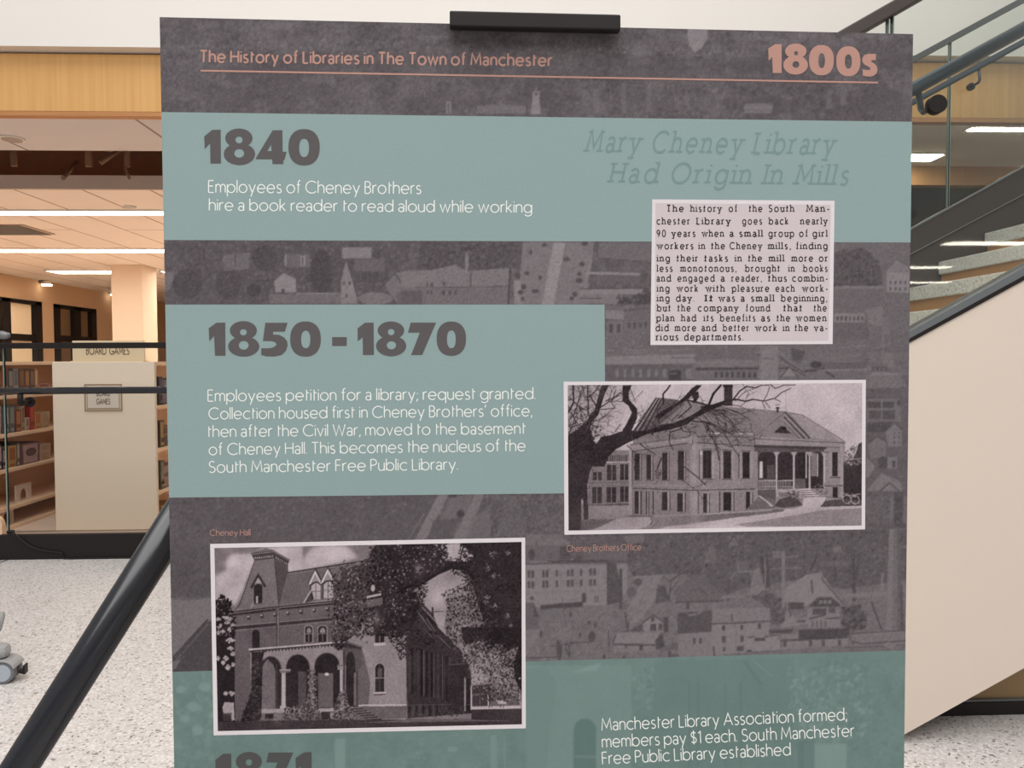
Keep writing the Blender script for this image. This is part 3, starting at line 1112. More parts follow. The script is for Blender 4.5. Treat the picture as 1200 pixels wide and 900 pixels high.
def print_grid(name, x0, x1, z0, z1, step, colour, layer, m, parent, quad=None):
    """a flat print as a fine mesh; colour(px, py) -> sRGB triple arrays. quad: four photograph corners instead of a box"""
    if quad is not None:
        qx, qz = P(np.array([q[0] for q in quad]), np.array([q[1] for q in quad]))
        nu = max(2, int(abs(quad[1][0] - quad[0][0]) / step) + 1)
        nv = max(2, int(abs(quad[3][1] - quad[0][1]) / step) + 1)
        U, V = np.meshgrid(np.linspace(0, 1, nu), np.linspace(0, 1, nv))
        X = (qx[0] * (1 - U) + qx[1] * U) * (1 - V) + (qx[3] * (1 - U) + qx[2] * U) * V
        Z = (qz[0] * (1 - U) + qz[1] * U) * (1 - V) + (qz[3] * (1 - U) + qz[2] * U) * V
    else:
        k = PW / 872.0
        nu, nv = max(2, int((x1 - x0) / (step * k)) + 1), max(2, int((z1 - z0) / (step * k)) + 1)
        X, Z = np.meshgrid(np.linspace(x0, x1, nu), np.linspace(z1, z0, nv))
    px, py = P_inv(X, Z)
    col = np.stack([srgb2lin(c) for c in colour(px, py)] + [np.ones_like(px)], -1).astype(np.float32)
    co = np.stack((X, np.full_like(X, -layer), Z), -1).astype(np.float32)
    me = bpy.data.meshes.new(name)
    nvt = nu * nv
    idx = np.arange(nvt).reshape(nv, nu)
    f = np.stack((idx[1:, :-1], idx[1:, 1:], idx[:-1, 1:], idx[:-1, :-1]), -1).reshape(-1, 4)
    me.vertices.add(nvt)
    me.vertices.foreach_set('co', co.ravel())
    me.loops.add(f.size)
    me.loops.foreach_set('vertex_index', f.ravel().astype(np.int32))
    me.polygons.add(len(f))
    me.polygons.foreach_set('loop_start', np.arange(0, f.size, 4, dtype=np.int32))
    me.update()
    ca = me.color_attributes.new('ink', 'FLOAT_COLOR', 'POINT')
    ca.data.foreach_set('color', col.ravel())
    me.materials.append(m)
    o = bpy.data.objects.new(name, me)
    C.objects.link(o)
    o.parent = parent
    return o


def flat_quad(name, quad, layer, m, parent, depth=.00001):
    x, z = P(np.array([q[0] for q in quad]), np.array([q[1] for q in quad]))
    x = np.clip(x, -PW / 2, PW / 2)
    z = np.clip(z, 0, PH)
    return MB().prism_y([(x[i], z[i]) for i in (3, 2, 1, 0)], -layer, -layer + depth).build(name, m, parent)
# ------------------------------------------------------------------ aerial town print of the grey background
B = Paint(180, 10, 1080, 800, 92, 2.0, 7)
B.tex(16, (3, 8, 30))
B.tex(10, (1.2, 2.5))
R = B.rng


def trees(pts, n, dark=76, al=.8):
    B.poly(pts, dark, .6)
    B.leaves(pts, n, .8, 2.6, (dark - 8, dark, dark + 8, dark + 18, dark + 26), al)


def house(x, y, w, h, roof=112, wall=122, win=80, gable=False, nx=3, ny=1):
    B.rect(x, y + h * .4, x + w, y + h, wall, .9)
    if gable:
        B.poly([(x - 1, y + h * .42), (x + w / 2, y), (x + w + 1, y + h * .42)], wall - 3)
        B.line([(x - 1.5, y + h * .45), (x + w / 2, y - .5), (x + w + 1.5, y + h * .45)], 1.2, 78)
    else:
        B.poly([(x - 1, y + h * .42), (x + 1, y), (x + w - 1, y), (x + w + 1, y + h * .42)], roof)
        B.line([(x - 1, y + h * .43), (x + w + 1, y + h * .43)], .9, 80)
    B.windows(x, y + h * .48, x + w, y + h * .98, nx, ny, win, .4, .55)


def town(x0, y0, x1, y1, n, al=.75):
    for _ in range(n):
        w, h = R.uniform(8, 26), R.uniform(5, 13)
        x, y = R.uniform(x0, x1 - w), R.uniform(y0, y1 - h)
        v = R.uniform(86, 122)
        B.rect(x, y, x + w, y + h * .5, v, al)
        B.rect(x, y + h * .5, x + w, y + h, v - R.uniform(4, 16), al)
        B.line([(x, y + h * .5), (x + w, y + h * .5)], .8, 76, .8)
        if R.random() < .6:
            B.windows(x, y + h * .55, x + w, y + h, max(2, int(w / 4)), 1, 76, .4, .6)


# header strip: haze of hills above, dark woods below
for _ in range(60):
    x, y = R.uniform(190, 1060), R.uniform(24, 62)
    B.ell(x, y, R.uniform(4, 22), R.uniform(1.5, 6), R.uniform(98, 116), .35)
for _ in range(46):
    x, y = R.uniform(190, 1060), R.uniform(70, 130)
    B.ell(x, y, R.uniform(8, 40), R.uniform(4, 12), R.uniform(80, 92), .4)
B.leaves([(190, 44), (560, 50), (560, 58), (190, 62)], 160, .8, 2.4, (112, 118, 104), .6)
B.leaves([(640, 50), (890, 60), (890, 68), (640, 60)], 120, .8, 2.4, (112, 118, 104), .6)
B.poly([(805, 31), (830, 32), (829, 46), (822, 56), (814, 62), (807, 52)], 126, .85)
B.rect(523, 119, 528.5, 133, 120).rect(524.5, 121, 527, 133, 100)
B.poly([(559, 124), (584, 122), (585, 117), (588, 117), (588, 122), (616, 124), (616, 133), (559, 133)], 106)
B.poly([(624, 107), (633, 107), (632, 115), (634, 134), (622, 134), (624, 115)], 122).rect(626, 108, 631, 112, 96).line([(628, 103), (628, 108)], 1, 118)
B.rect(872, 121, 905, 133, 112, .8).line([(872, 126), (905, 126)], 1, 120)
B.line([(715, 98), (716, 118)], 1, 112, .7)
for x in (682, 695, 790, 803, 824, 968, 985, 757, 728):
    B.rect(x, R.uniform(94, 128), x + R.uniform(3, 8), R.uniform(122, 133), 108, .5)
B.leaves([(190, 90), (1060, 100), (1060, 138), (190, 128)], 260, .5, 1.6, (104, 112, 82), .5)

# strip between the teal bands
trees([(190, 282), (480, 283), (480, 357), (190, 357)], 1500, 84, .6)
B.frame(190, 270, 4)
B.poly([(0, 200), (60, 190), (40, 270), (0, 300)], 116, .6)
B.ell(120, 250, 70, 70, 74, .6).ell(310, 250, 60, 80, 74, .55).ell(480, 130, 60, 60, 74, .6).ell(430, 280, 35, 30, 72, .7)
B.poly([(285, 115), (400, 105), (410, 180), (290, 190)], 112, .6).line([(340, 115), (345, 170)], 1, 74)
B.poly([(525, 235), (570, 200), (625, 225), (630, 290), (530, 290)], 124).rect(560, 275, 575, 295, 78).line([(525, 236), (570, 200), (625, 226)], 1, 104)
B.rect(575, 110, 690, 175, 104, .7).rect(648, 120, 672, 165, 128).rect(575, 115, 582, 165, 128).line([(660, 125), (660, 160)], 1.5, 80)
B.ell(748, 195, 54, 108, 74, .8).ell(820, 150, 40, 60, 82, .5)
B.rect(845, 80, 982, 132, 120).line([(845, 132), (985, 132)], 1.2, 84)
B.poly([(835, 345), (840, 230), (862, 140), (880, 200), (915, 300), (915, 345)], 122, .9).line([(868, 135), (915, 310)], 1.3, 76).line([(880, 150), (895, 150), (900, 165)], 1.4, 74)
for q in ((848, 240), (875, 240), (860, 300)):
    B.rect(q[0], q[1], q[0] + 9, q[1] + 14, 78)
B.rect(900, 135, 1045, 190, 100, .8).windows(905, 195, 1060, 250, 12, 1, 78, .5, .8)
B.rect(500, 298, 840, 345, 108, .8).line([(630, 296), (840, 294)], 1.2, 120).line([(440, 240), (530, 230)], 1.5, 76)
B.poly([(1040, 250), (1085, 195), (1200, 200), (1200, 345), (1100, 345)], 114, .8).line([(1030, 265), (1090, 200), (1150, 290)], 1.4, 74)
B.ell(1000, 320, 80, 30, 120, .7).rect(1100, 290, 1200, 350, 88, .6)
B.frame(470, 270, 4)
trees([(80, 50), (570, 55), (575, 180), (510, 175), (330, 190), (80, 190)], 700, 78, .6)
B.poly([(0, 190), (150, 185), (250, 160), (310, 190), (515, 175), (500, 265), (0, 275)], 114, .92, 4)
B.line([(330, 190), (325, 265)], 1.2, 80).line([(0, 270), (500, 262)], 1, 84).line([(150, 245), (155, 345)], 1, 84)
B.rect(0, 268, 500, 350, 106, .9, 4).windows(190, 235, 215, 265, 1, 1, 80).windows(115, 235, 150, 310, 2, 2, 82).windows(185, 275, 270, 310, 3, 1, 80)
B.rect(0, 280, 100, 350, 84, .6).line([(512, 178), (502, 345)], 2.2, 76)
B.ell(308, 150, 9, 50, 124, .8)
B.poly([(570, 55), (905, 55), (870, 350), (545, 350)], 114, .92, 3)
B.poly([(715, 55), (770, 58), (715, 350), (660, 350)], 130)
B.rect(530, 235, 560, 345, 124)
for x, y in ((608, 102), (672, 68), (652, 222), (630, 285), (860, 62), (848, 158), (836, 205), (835, 235), (775, 135), (815, 300), (800, 320), (590, 200), (560, 290), (575, 265), (570, 320), (545, 212)):
    B.ell(x, y, R.uniform(8, 18), R.uniform(7, 14), 78, .9)
B.poly([(925, 60), (1170, 55), (1170, 150), (925, 130)], 104, .9).line([(925, 60), (920, 130), (1170, 150)], 1, 80)
B.line([(870, 200), (1120, 205)], 3, 124).line([(860, 240), (1130, 240)], 1.2, 80).rect(880, 215, 1110, 240, 96).line([(860, 140), (890, 135), (865, 250)], 2, 120)
B.rect(840, 275, 1170, 300, 120).line([(840, 275), (1170, 270)], 1.4, 84).rect(850, 300, 1020, 345, 112).line([(840, 318), (940, 318)], 1.4, 80)
B.rect(1020, 310, 1130, 345, 82).ell(1150, 310, 26, 40, 76, .8).rect(1030, 318, 1060, 345, 72)

# right column beside and below the clipping
B.frame(0, 0, 1)
B.rect(709, 357, 765, 446, 103, .8, 4).rect(765, 283, 1066, 446, 104, .8, 4)
B.frame(700, 290, 3.243)
town_r = [(30, 0), (200, 0), (200, 380), (1020, 380), (1020, 505), (30, 505)]
B.rect(30, 240, 100, 275, 118).line([(30, 275), (100, 278)], 1.3, 78).rect(35, 278, 95, 330, 106).rect(45, 290, 60, 325, 80).rect(75, 290, 88, 325, 80)
B.windows(110, 275, 195, 315, 4, 1, 80, .4, .6).line([(100, 240), (200, 230)], 1.2, 82)
B.leaves([(70, 180), (190, 175), (195, 225), (80, 230)], 90, .8, 2, (72, 80, 118), .8)
B.leaves([(30, 330), (200, 330), (200, 385), (30, 400)], 110, .6, 1.6, (80, 112, 122), .6)
B.poly([(30, 415), (370, 405), (375, 440), (30, 445)], 120, .9).rect(30, 445, 360, 505, 88, .7, 4).windows(60, 455, 360, 500, 10, 1, 112, .4, .7)
B.rect(270, 465, 320, 505, 72).rect(335, 460, 360, 500, 110).rect(370, 380, 610, 430, 98, .8, 5).line([(375, 462), (615, 458)], 3, 76)
B.rect(380, 430, 610, 455, 112, .7).windows(440, 468, 610, 500, 8, 1, 76, .5, .7).line([(490, 360), (492, 455)], .9, 112)
B.poly([(620, 375), (690, 372), (685, 505), (610, 505)], 116, .9).line([(625, 380), (612, 505)], .8, 104)
for k in range(5):
    B.line([(690, 392 + k * 22), (735, 440 + k * 6), (790, 470 + k * 6)], 1.6, 74 if k % 2 else 112)
B.poly([(735, 380), (790, 395), (775, 440), (740, 430)], 80, .8).poly([(700, 490), (730, 455), (760, 490)], 118).line([(695, 495), (730, 452), (765, 495)], 1.2, 78)
B.line([(790, 470), (860, 465), (900, 492)], 2.4, 74).rect(800, 400, 1090, 430, 104, .8).line([(840, 468), (1090, 462)], 1.6, 116).rect(840, 436, 1020, 460, 88, .7)
B.ell(830, 445, 22, 14, 74)
B.poly([(1020, 505), (1050, 470), (1140, 480), (1165, 505)], 114).poly([(1080, 200), (1120, 360), (1130, 460), (1085, 460)], 110, .7)
trees([(900, 20), (1010, 0), (1075, 60), (1085, 150), (900, 150)], 420, 76, .6)
B.line([(900, 152), (1085, 150)], 3, 112).rect(900, 160, 1085, 235, 98, .6, 4)
B.poly([(1100, 90), (1140, 50), (1185, 80), (1185, 172), (1100, 170)], 122).windows(1105, 120, 1180, 170, 4, 2, 84, .35, .5).poly([(1095, 95), (1125, 60), (1160, 62), (1185, 95)], 112)
B.rect(900, 250, 1015, 285, 118).windows(905, 255, 1015, 283, 7, 1, 80, .45, .6).rect(900, 285, 1030, 350, 94, .7, 4).poly([(1020, 235), (1085, 222), (1088, 300), (1030, 290)], 112, .8)
B.rect(1085, 180, 1190, 300, 100, .6, 4).rect(1090, 330, 1190, 400, 94, .6, 4).line([(1040, 390), (1180, 340)], 1.5, 112, .7)
B.frame(0, 0, 1)
town(990, 405, 1066, 446, 4, .35)
for _ in range(26):
    _x, _y = R.uniform(710, 1050), R.uniform(402, 442)
    B.line([(_x, _y), (_x + R.uniform(8, 40), _y - R.uniform(-1, 2))], .8, R.choice((78, 120, 124)), .7)
B.rect(1013, 440, 1066, 640, 92, .7, 3)
B.frame(1000, 440, 4.5)
B.poly([(60, 0), (250, 0), (290, 70), (60, 70)], 106).line([(60, 72), (280, 68)], 1, 82)
for x in (95, 125, 150):
    B.poly([(x, 95), (x + 8, 78), (x + 18, 95)], 84)
B.rect(70, 115, 250, 240, 108, .8).line([(60, 118), (250, 120)], 1.2, 80).rect(75, 138, 215, 170, 80).rect(80, 185, 220, 232, 84).line([(150, 130), (150, 240)], 1.2, 110).rect(235, 130, 248, 160, 78)
B.poly([(75, 250), (200, 245), (180, 300), (70, 300)], 80).poly([(170, 290), (215, 250), (258, 285), (255, 375), (180, 375)], 110).line([(165, 300), (217, 248), (260, 290)], 1.2, 82).windows(205, 290, 255, 365, 2, 3, 82, .3, .5)
B.poly([(75, 360), (125, 325), (175, 350), (170, 430), (90, 440)], 106).line([(72, 362), (125, 322), (178, 352)], 1.3, 80).ell(155, 460, 26, 34, 76, .8)
B.poly([(68, 430), (115, 480), (80, 540), (68, 540)], 112).poly([(75, 600), (150, 515), (250, 560), (260, 610), (80, 610)], 112).line([(140, 610), (190, 565), (240, 608)], 1.6, 80).rect(180, 430, 230, 490, 112).rect(205, 450, 222, 485, 80)
B.rect(215, 615, 262, 800, 78, .8).rect(70, 640, 200, 780, 100, .6, 5).leaves([(70, 620), (290, 620), (290, 890), (70, 890)], 240, .8, 2, (78, 84, 108), .6)
B.rect(195, 640, 212, 760, 112, .6).rect(262, 640, 285, 780, 106, .6)
B.frame(0, 0, 1)

# strip under the second teal band
trees([(196, 580), (512, 578), (490, 640), (196, 640)], 700, 84, .5)
B.frame(420, 575, 4.8)
B.poly([(450, 20), (510, 18), (370, 290), (310, 290)], 114, .9, 3).line([(370, 130), (280, 275)], 1.2, 108).poly([(660, 12), (710, 10), (610, 280), (530, 280)], 112, .9, 3)
B.poly([(510, 40), (650, 20), (590, 150), (470, 160)], 104, .8, 3).poly([(420, 165), (560, 160), (530, 270), (390, 280)], 84, .7).ell(575, 130, 22, 22, 72).ell(530, 28, 26, 10, 74)
B.poly([(640, 150), (745, 90), (755, 265), (600, 270)], 104, .7, 3).line([(745, 130), (752, 255)], 1.2, 78)
B.leaves([(700, 30), (1150, 20), (1150, 250), (780, 265)], 420, .8, 2.2, (80, 86, 104, 112), .6)
B.poly([(780, 200), (850, 110), (950, 150), (930, 250), (800, 250)], 100, .5)
B.frame(0, 0, 1)

# left margin: slope, roof
B.poly([(198, 640), (252, 640), (252, 700), (198, 700)], 82, .7, 3)
B.leaves([(198, 585), (252, 585), (252, 710), (198, 710)], 260, .8, 2.4, (74, 82, 92), .6)
B.poly([(200, 702), (220, 704), (252, 700), (252, 728), (243, 727), (203, 772)], 108)
B.poly([(202, 773), (242, 728), (252, 729), (252, 790), (202, 790)], 74, 1, 2).line([(206, 774), (244, 731)], 1.2, 96).line([(202, 771), (243, 726)], 1.6, 66)
B.poly([(202, 775), (212, 773), (206, 784), (202, 784)], 100)
B.leaves([(214, 768), (250, 735), (250, 786), (206, 786)], 60, .4, .9, (88, 94), .8)

# town below the office picture
B.rect(617, 626, 1066, 800, 106, .92, 2)
B.tex(8, (2, 6), [(617, 626), (1066, 626), (1066, 800), (617, 800)])
trees([(660, 626), (1066, 622), (1066, 680), (990, 690), (930, 680), (870, 690), (845, 700), (800, 672), (742, 676), (735, 660), (680, 660), (660, 650)], 1500, 80, .7)
B.frame(610, 620, 5)
B.poly([(20, 70), (240, 45), (290, 75), (290, 95), (20, 95)], 106).rect(30, 95, 230, 185, 96, .9, 3).ell(65, 150, 22, 32, 76, .9).windows(165, 140, 190, 175, 1, 2, 76, .6, .3).line([(92, 75), (92, 95)], 1.6, 80)
B.rect(230, 100, 290, 180, 78, .8).poly([(370, 120), (625, 110), (630, 180), (370, 190)], 98, .9, 3).line([(160, 190), (520, 184)], 2, 78)
B.poly([(600, 40), (725, 30), (720, 80), (620, 80)], 108, .7)
B.poly([(20, 205), (505, 210), (505, 445), (20, 460)], 118, 1, 1.5).line([(20, 205), (530, 190)], 1.6, 82).line([(320, 200), (320, 440)], .7, 110)
B.poly([(505, 200), (555, 200), (590, 230), (585, 430), (505, 445)], 82, .95, 3).poly([(560, 210), (625, 205), (625, 385), (600, 380)], 118, .9).rect(580, 232, 596, 470, 78)
for y0_, y1_ in ((245, 288), (306, 350)):
    for x in (42, 65, 128, 148, 272, 294, 402, 424):
        B.rect(x, y0_ + (-.03) * x, x + 15, y1_ - .045 * x, 80)
    for x in (206, 348):
        B.rect(x, y0_ - .03 * x, x + 14, y1_ - .045 * x, 84)
B.line([(40, 375), (500, 360)], .8, 106).poly([(115, 445), (365, 425), (365, 455), (120, 470)], 76).rect(360, 375, 384, 430, 78).windows(430, 385, 460, 435, 2, 1, 84, .5, .8).rect(55, 395, 78, 415, 84)
B.poly([(20, 430), (75, 430), (110, 520), (100, 585), (20, 590)], 94).poly([(75, 430), (112, 515), (75, 515)], 80)
B.poly([(20, 590), (115, 590), (110, 640), (20, 760)], 112, .8).line([(20, 755), (215, 750)], 1.6, 82)
B.line([(245, 410), (265, 570)], .9, 84).line([(130, 545), (360, 545)], 1, 98)
for x, y, rx, ry in ((295, 500, 8, 18), (120, 615, 8, 24), (402, 548, 9, 12), (438, 560, 7, 20), (348, 620, 7, 16), (220, 668, 10, 20), (418, 630, 20, 34), (228, 720, 16, 48), (490, 750, 9, 18), (605, 750, 7, 12), (725, 430, 7, 12), (770, 290, 6, 18)):
    B.ell(x, y, rx, ry, 78, .9)
B.line([(300, 668), (420, 662)], 1.3, 80).line([(515, 590), (520, 715)], 1, 80).line([(180, 685), (240, 690)], 1, 80)
for x, y in ((287, 750), (630, 590), (872, 420)):
    k = (B.ox, B.oy, B.k)
    B.frame(0, 0, 1)
    B.branch(610 + x / 5, 620 + y / 5, -1.45, 22 if x > 500 else 14, 1.8, 78, 3)
    B.branch(610 + x / 5, 620 + y / 5, -1.75, 20 if x > 500 else 12, 1.6, 78, 3)
    B.frame(*k)
B.poly([(665, 275), (840, 265), (800, 330), (790, 410), (700, 540), (640, 560), (620, 480), (700, 330)], 118, .7)
B.ell(690, 310, 24, 22, 82, .8).ell(650, 370, 30, 30, 84, .6)
B.poly([(790, 440), (800, 350), (845, 320), (870, 420)], 82, .8)
B.poly([(900, 360), (1000, 270), (1080, 265), (1180, 390), (1180, 430), (910, 430)], 96, .9, 3).line([(910, 430), (1190, 420)], 1.6, 78).line([(1000, 360), (1050, 350), (1100, 385)], 1.6, 84)
B.line([(880, 300), (960, 250), (1060, 240)], 1.6, 80).rect(970, 435, 990, 470, 82).poly([(1075, 200), (1110, 90), (1140, 110), (1150, 200)], 112, .5)
B.poly([(720, 600), (720, 545), (778, 505), (835, 545), (835, 600)], 119).line([(714, 550), (778, 502), (838, 545)], 1.6, 78).rect(765, 512, 785, 542, 80).rect(760, 556, 795, 595, 80).rect(808, 556, 832, 592, 82).rect(838, 515, 868, 605, 80)
B.line([(605, 598), (720, 596)], 1.4, 82).poly([(640, 590), (715, 550), (715, 600)], 84)
B.poly([(555, 610), (815, 605), (790, 672), (545, 670)], 117).line([(545, 675), (785, 680)], 2, 78).poly([(555, 680), (785, 684), (785, 715), (540, 725)], 112).rect(695, 682, 718, 712, 80).poly([(608, 680), (625, 680), (620, 705)], 80).line([(560, 620), (540, 668)], 1.4, 78)
B.poly([(790, 650), (830, 608), (848, 690), (795, 710)], 80).poly([(845, 690), (920, 660), (925, 705), (840, 710)], 90, .8)
B.poly([(920, 490), (1120, 478), (1130, 600), (920, 615)], 84, 1, 2).line([(985, 505), (1020, 500), (1060, 488)], 2, 112).poly([(920, 615), (1130, 602), (1130, 755), (930, 760)], 114).windows(1000, 635, 1075, 675, 2, 1, 82, .4, .9).line([(1133, 670), (1133, 745)], 1.8, 80)
B.rect(865, 710, 880, 755, 84).ell(905, 740, 25, 8, 88)
B.frame(830, 620, 5)
B.poly([(25, 465), (360, 460), (360, 540), (20, 555)], 114).line([(20, 556), (362, 541)], 1.6, 80).line([(137, 500), (140, 540)], 2, 86).poly([(20, 560), (358, 545), (358, 620), (220, 630), (225, 720), (20, 745)], 118)
for x, y, w, h in ((80, 565, 20, 30), (188, 560, 16, 30), (290, 552, 20, 34), (80, 628, 22, 36), (188, 625, 20, 34), (85, 692, 16, 24), (168, 685, 40, 30)):
    B.rect(x, y, x + w, y + h, 82)
B.line([(162, 560), (162, 730)], .8, 106).line([(30, 690), (35, 740)], 2, 84)
B.poly([(215, 635), (415, 612), (425, 705), (225, 720)], 120).line([(235, 635), (265, 632)], 1.6, 84).rect(270, 638, 335, 655, 80).line([(330, 630), (415, 620)], 1.4, 84).rect(225, 708, 255, 720, 82).line([(260, 722), (390, 716)], 1.2, 90)
B.poly([(420, 620), (530, 610), (530, 640), (425, 645)], 112).poly([(355, 590), (500, 585), (490, 608), (360, 615)], 82)
B.poly([(530, 590), (830, 580), (830, 600), (810, 640), (530, 655)], 78, 1, 2).poly([(435, 660), (810, 640), (825, 680), (430, 705)], 116).line([(430, 652), (530, 650)], 1.8, 78)
for x in (440, 590, 665, 760):
    B.rect(x, 655 - (x - 440) * .02, x + 18, 690 - (x - 440) * .02, 84)
B.poly([(455, 340), (580, 265), (660, 255), (790, 440), (765, 445), (715, 395), (640, 395), (575, 455), (450, 425)], 119).line([(665, 290), (790, 440)], 1.6, 84).line([(605, 300), (610, 375)], 2, 84).line([(655, 245), (665, 285)], 1.6, 112)
B.poly([(590, 455), (640, 402), (720, 398), (775, 440), (770, 455)], 80, 1, 2).windows(645, 415, 725, 440, 3, 1, 114, .7, .8)
B.rect(470, 430, 560, 470, 80).poly([(580, 465), (770, 455), (770, 575), (580, 580)], 115).rect(610, 465, 690, 500, 82).rect(705, 460, 745, 490, 86).line([(595, 525), (690, 500)], 1.8, 78).windows(600, 535, 700, 580, 4, 1, 88, .3, .9).line([(690, 525), (770, 518)], 1.6, 80)
B.poly([(455, 470), (520, 530), (580, 520), (580, 555), (430, 580), (425, 555)], 117).line([(470, 470), (485, 510)], 1.4, 80).ell(545, 540, 28, 8, 84)
trees([(785, 460), (880, 440), (930, 500), (925, 580), (840, 600), (785, 570)], 260, 76, .7)
trees([(250, 400), (330, 360), (440, 410), (460, 470), (440, 550), (370, 560), (365, 470)], 220, 80, .7)
B.poly([(245, 380), (260, 250), (300, 220), (330, 350), (290, 385)], 114, .8).line([(440, 130), (440, 240), (440, 460)], 3.6, 112).line([(355, 235), (550, 225)], 1.4, 108).line([(130, 290), (160, 255), (270, 245)], 1.6, 112).line([(115, 430), (120, 290)], 2.6, 84)
B.line([(345, 340), (310, 160)], 4, 78).line([(355, 340), (345, 150)], 3, 80).line([(330, 160), (335, 330)], 1.4, 110).line([(855, 420), (850, 170)], 4, 80).line([(865, 300), (885, 140)], 3, 82).line([(845, 190), (835, 100)], 2.6, 84).line([(745, 300), (740, 190)], 2.4, 82).line([(600, 240), (640, 150)], 3, 80)
B.line([(85, 395), (210, 395)], 4, 112).line([(60, 430), (260, 420)], 1.6, 106)
house_w = [(375, 125, 420, 165), (735, 95, 780, 140), (120, 40, 180, 100)]
for a, b, c, d in house_w:
    B.rect(a, b, c, d, 96, .8).windows(a, b, c, d, 4, 1, 116, .4, .8)
B.poly([(110, 100), (148, 40), (185, 95)], 104, .7).line([(110, 100), (148, 38), (190, 98)], 1.4, 78).line([(380, 165), (530, 160)], 2, 106).rect(640, 180, 820, 220, 88, .7).windows(650, 185, 820, 220, 12, 1, 108, .4, .8)
B.rect(170, 190, 235, 245, 98).line([(170, 190), (175, 245)], 1, 116)
B.poly([(790, 380), (1045, 365), (1045, 395), (800, 405)], 114, .9).poly([(880, 435), (1045, 410), (1045, 580), (1010, 590), (960, 430)], 104, .8, 3).line([(955, 425), (1015, 590)], 1.8, 78).line([(1025, 260), (1015, 300), (1030, 360)], 2, 116)
B.poly([(1060, 0), (1125, 0), (1135, 590), (1040, 590)], 104, .95, 3).poly([(1060, 0), (1085, 0), (1078, 590), (1042, 590)], 114, .8).poly([(1105, 0), (1125, 0), (1135, 590), (1110, 590)], 92, .8)
B.poly([(820, 615), (1160, 595), (1160, 690), (830, 690)], 110, .95).line([(820, 615), (1160, 592)], 1.4, 82).line([(822, 618), (850, 680)], 1.4, 82).line([(840, 622), (1160, 605)], .9, 116).line([(800, 695), (1160, 680)], 1.6, 90).line([(850, 660), (900, 672), (1160, 655)], 1.8, 84).ell(1065, 680, 34, 18, 112).line([(1130, 330), (1140, 590)], 3, 84)
B.frame(0, 0, 1)
for (xa_, ya_, xb_, yb_, n_) in ((190, 282, 1066, 357, 1500), (709, 357, 1066, 446, 900), (1013, 446, 1066, 640, 400), (198, 580, 660, 634, 500), (617, 626, 1062, 776, 1700), (190, 24, 1066, 134, 900), (200, 634, 250, 788, 120)):
    B.leaves([(xa_, ya_), (xb_, ya_), (xb_, yb_), (xa_, yb_)], n_, .7, 2.4, (70, 78, 104, 118), .15)
B.a = 96 + (B.a - 96) * 1.12
B.blur(1)
B.a += R.normal(0, 7.0, B.a.shape)
B.blur(1)
B.tex(7, (1.3, 2.2))


def c_town(px, py):
    v = B.sample(px, py) - 2
    return v + 4, v - 2, v + 1


M_print = print_mat('halftone_town')
print_grid('town_print', -PW / 2, PW / 2, float(P(600, 790)[1]), PH, 1.45, c_town, .00004, M_print, panel)

# ------------------------------------------------------------------ teal bands
TEAL = (139, 159, 158)
M_teal = ink('teal_ink', TEAL)
flat_quad('teal_band', [(180, 131.2), (1085, 143), (1085, 284.2), (180, 281.2)], .00008, M_teal, panel)
flat_quad('teal_band', [(180, 357), (708.5, 357), (709.5, 577.6), (180, 583.4)], .00008, M_teal, panel)

T = Paint(190, 755, 1075, 1010, 118, 1.5, 11)
T.tex(10, (3, 10, 30))
T.poly([(195, 755), (1075, 755), (1075, 790), (195, 800)], 124, .3)
T.leaves([(200, 795), (252, 790), (252, 900), (200, 900)], 160, 2, 6, (112, 126, 132, 118), .5)
for x, y, r in ((226, 828, 7), (217, 842, 6), (232, 856, 7), (250, 838, 5), (212, 808, 6), (240, 805, 7)):
    T.ell(x, y, r, r * .8, 136, .8)
T.rect(617, 780, 740, 905, 130, .7, 3)
T.poly([(640, 780), (652, 800), (640, 900), (617, 900), (617, 785)], 120, .6)
T.poly([(668, 788), (700, 778), (705, 776), (700, 786)], 138, .8)
T.leaves([(740, 790), (768, 782), (770, 835), (745, 825)], 90, 1.2, 3, (108, 114, 132), .7)
T.poly([(766, 775), (930, 770), (930, 900), (766, 900)], 114, .6, 2)
for x in (808, 818, 850, 868):
    T.line([(x, 800), (x, 900)], 3, 106, .6)
T.line([(872, 775), (892, 802)], 3, 104, .7).line([(880, 772), (905, 792)], 2, 128, .8)
T.arch(672, 699, 842, 856, 905, 102, .8).rect(674, 886, 700, 888, 128, .8).line([(685, 846), (685, 900)], 1, 116, .6)
T.leaves([(925, 782), (1010, 778), (1030, 830), (1000, 880), (950, 870), (925, 830)], 420, 1.2, 3.6, (136, 130, 142, 112), .55)
T.leaves([(930, 775), (1060, 768), (1060, 900), (1010, 900)], 260, 1.2, 3.4, (108, 114, 120), .5)
T.rect(942, 872, 992, 905, 138, .8).rect(935, 868, 955, 905, 106, .7).line([(978, 850), (976, 905)], 3, 134, .7)
T.rect(393, 866, 405, 1000, 134, .8).rect(575, 862, 582, 1000, 132, .7).rect(590, 862, 592, 1000, 130, .6)
T.leaves([(470, 866), (500, 864), (500, 930), (470, 930)], 60, 1.2, 3, (126, 132, 110), .6)
T.ell(530, 878, 6, 3, 136, .7)
T.blur(2)


def c_teal(px, py):
    v = T.sample(px, py) - 118
    return 105 + v, 126 + v * .95, 122 + v * .95  # tint darker for the photo beneath and for painted-in light falloff


k_ = PW / 872.0
MTB = print_mat('teal_over_photo', .07)
zb1, zb0 = float(P(202, 787.3)[1]), float(P(1061, 762.2)[1])
# the band's upper edge is level on the panel
zb_top = .5 * (zb1 + zb0)
print_grid('teal_band', -PW / 2, PW / 2, 0, zb_top, 2.0, c_teal, .00008, MTB, panel)
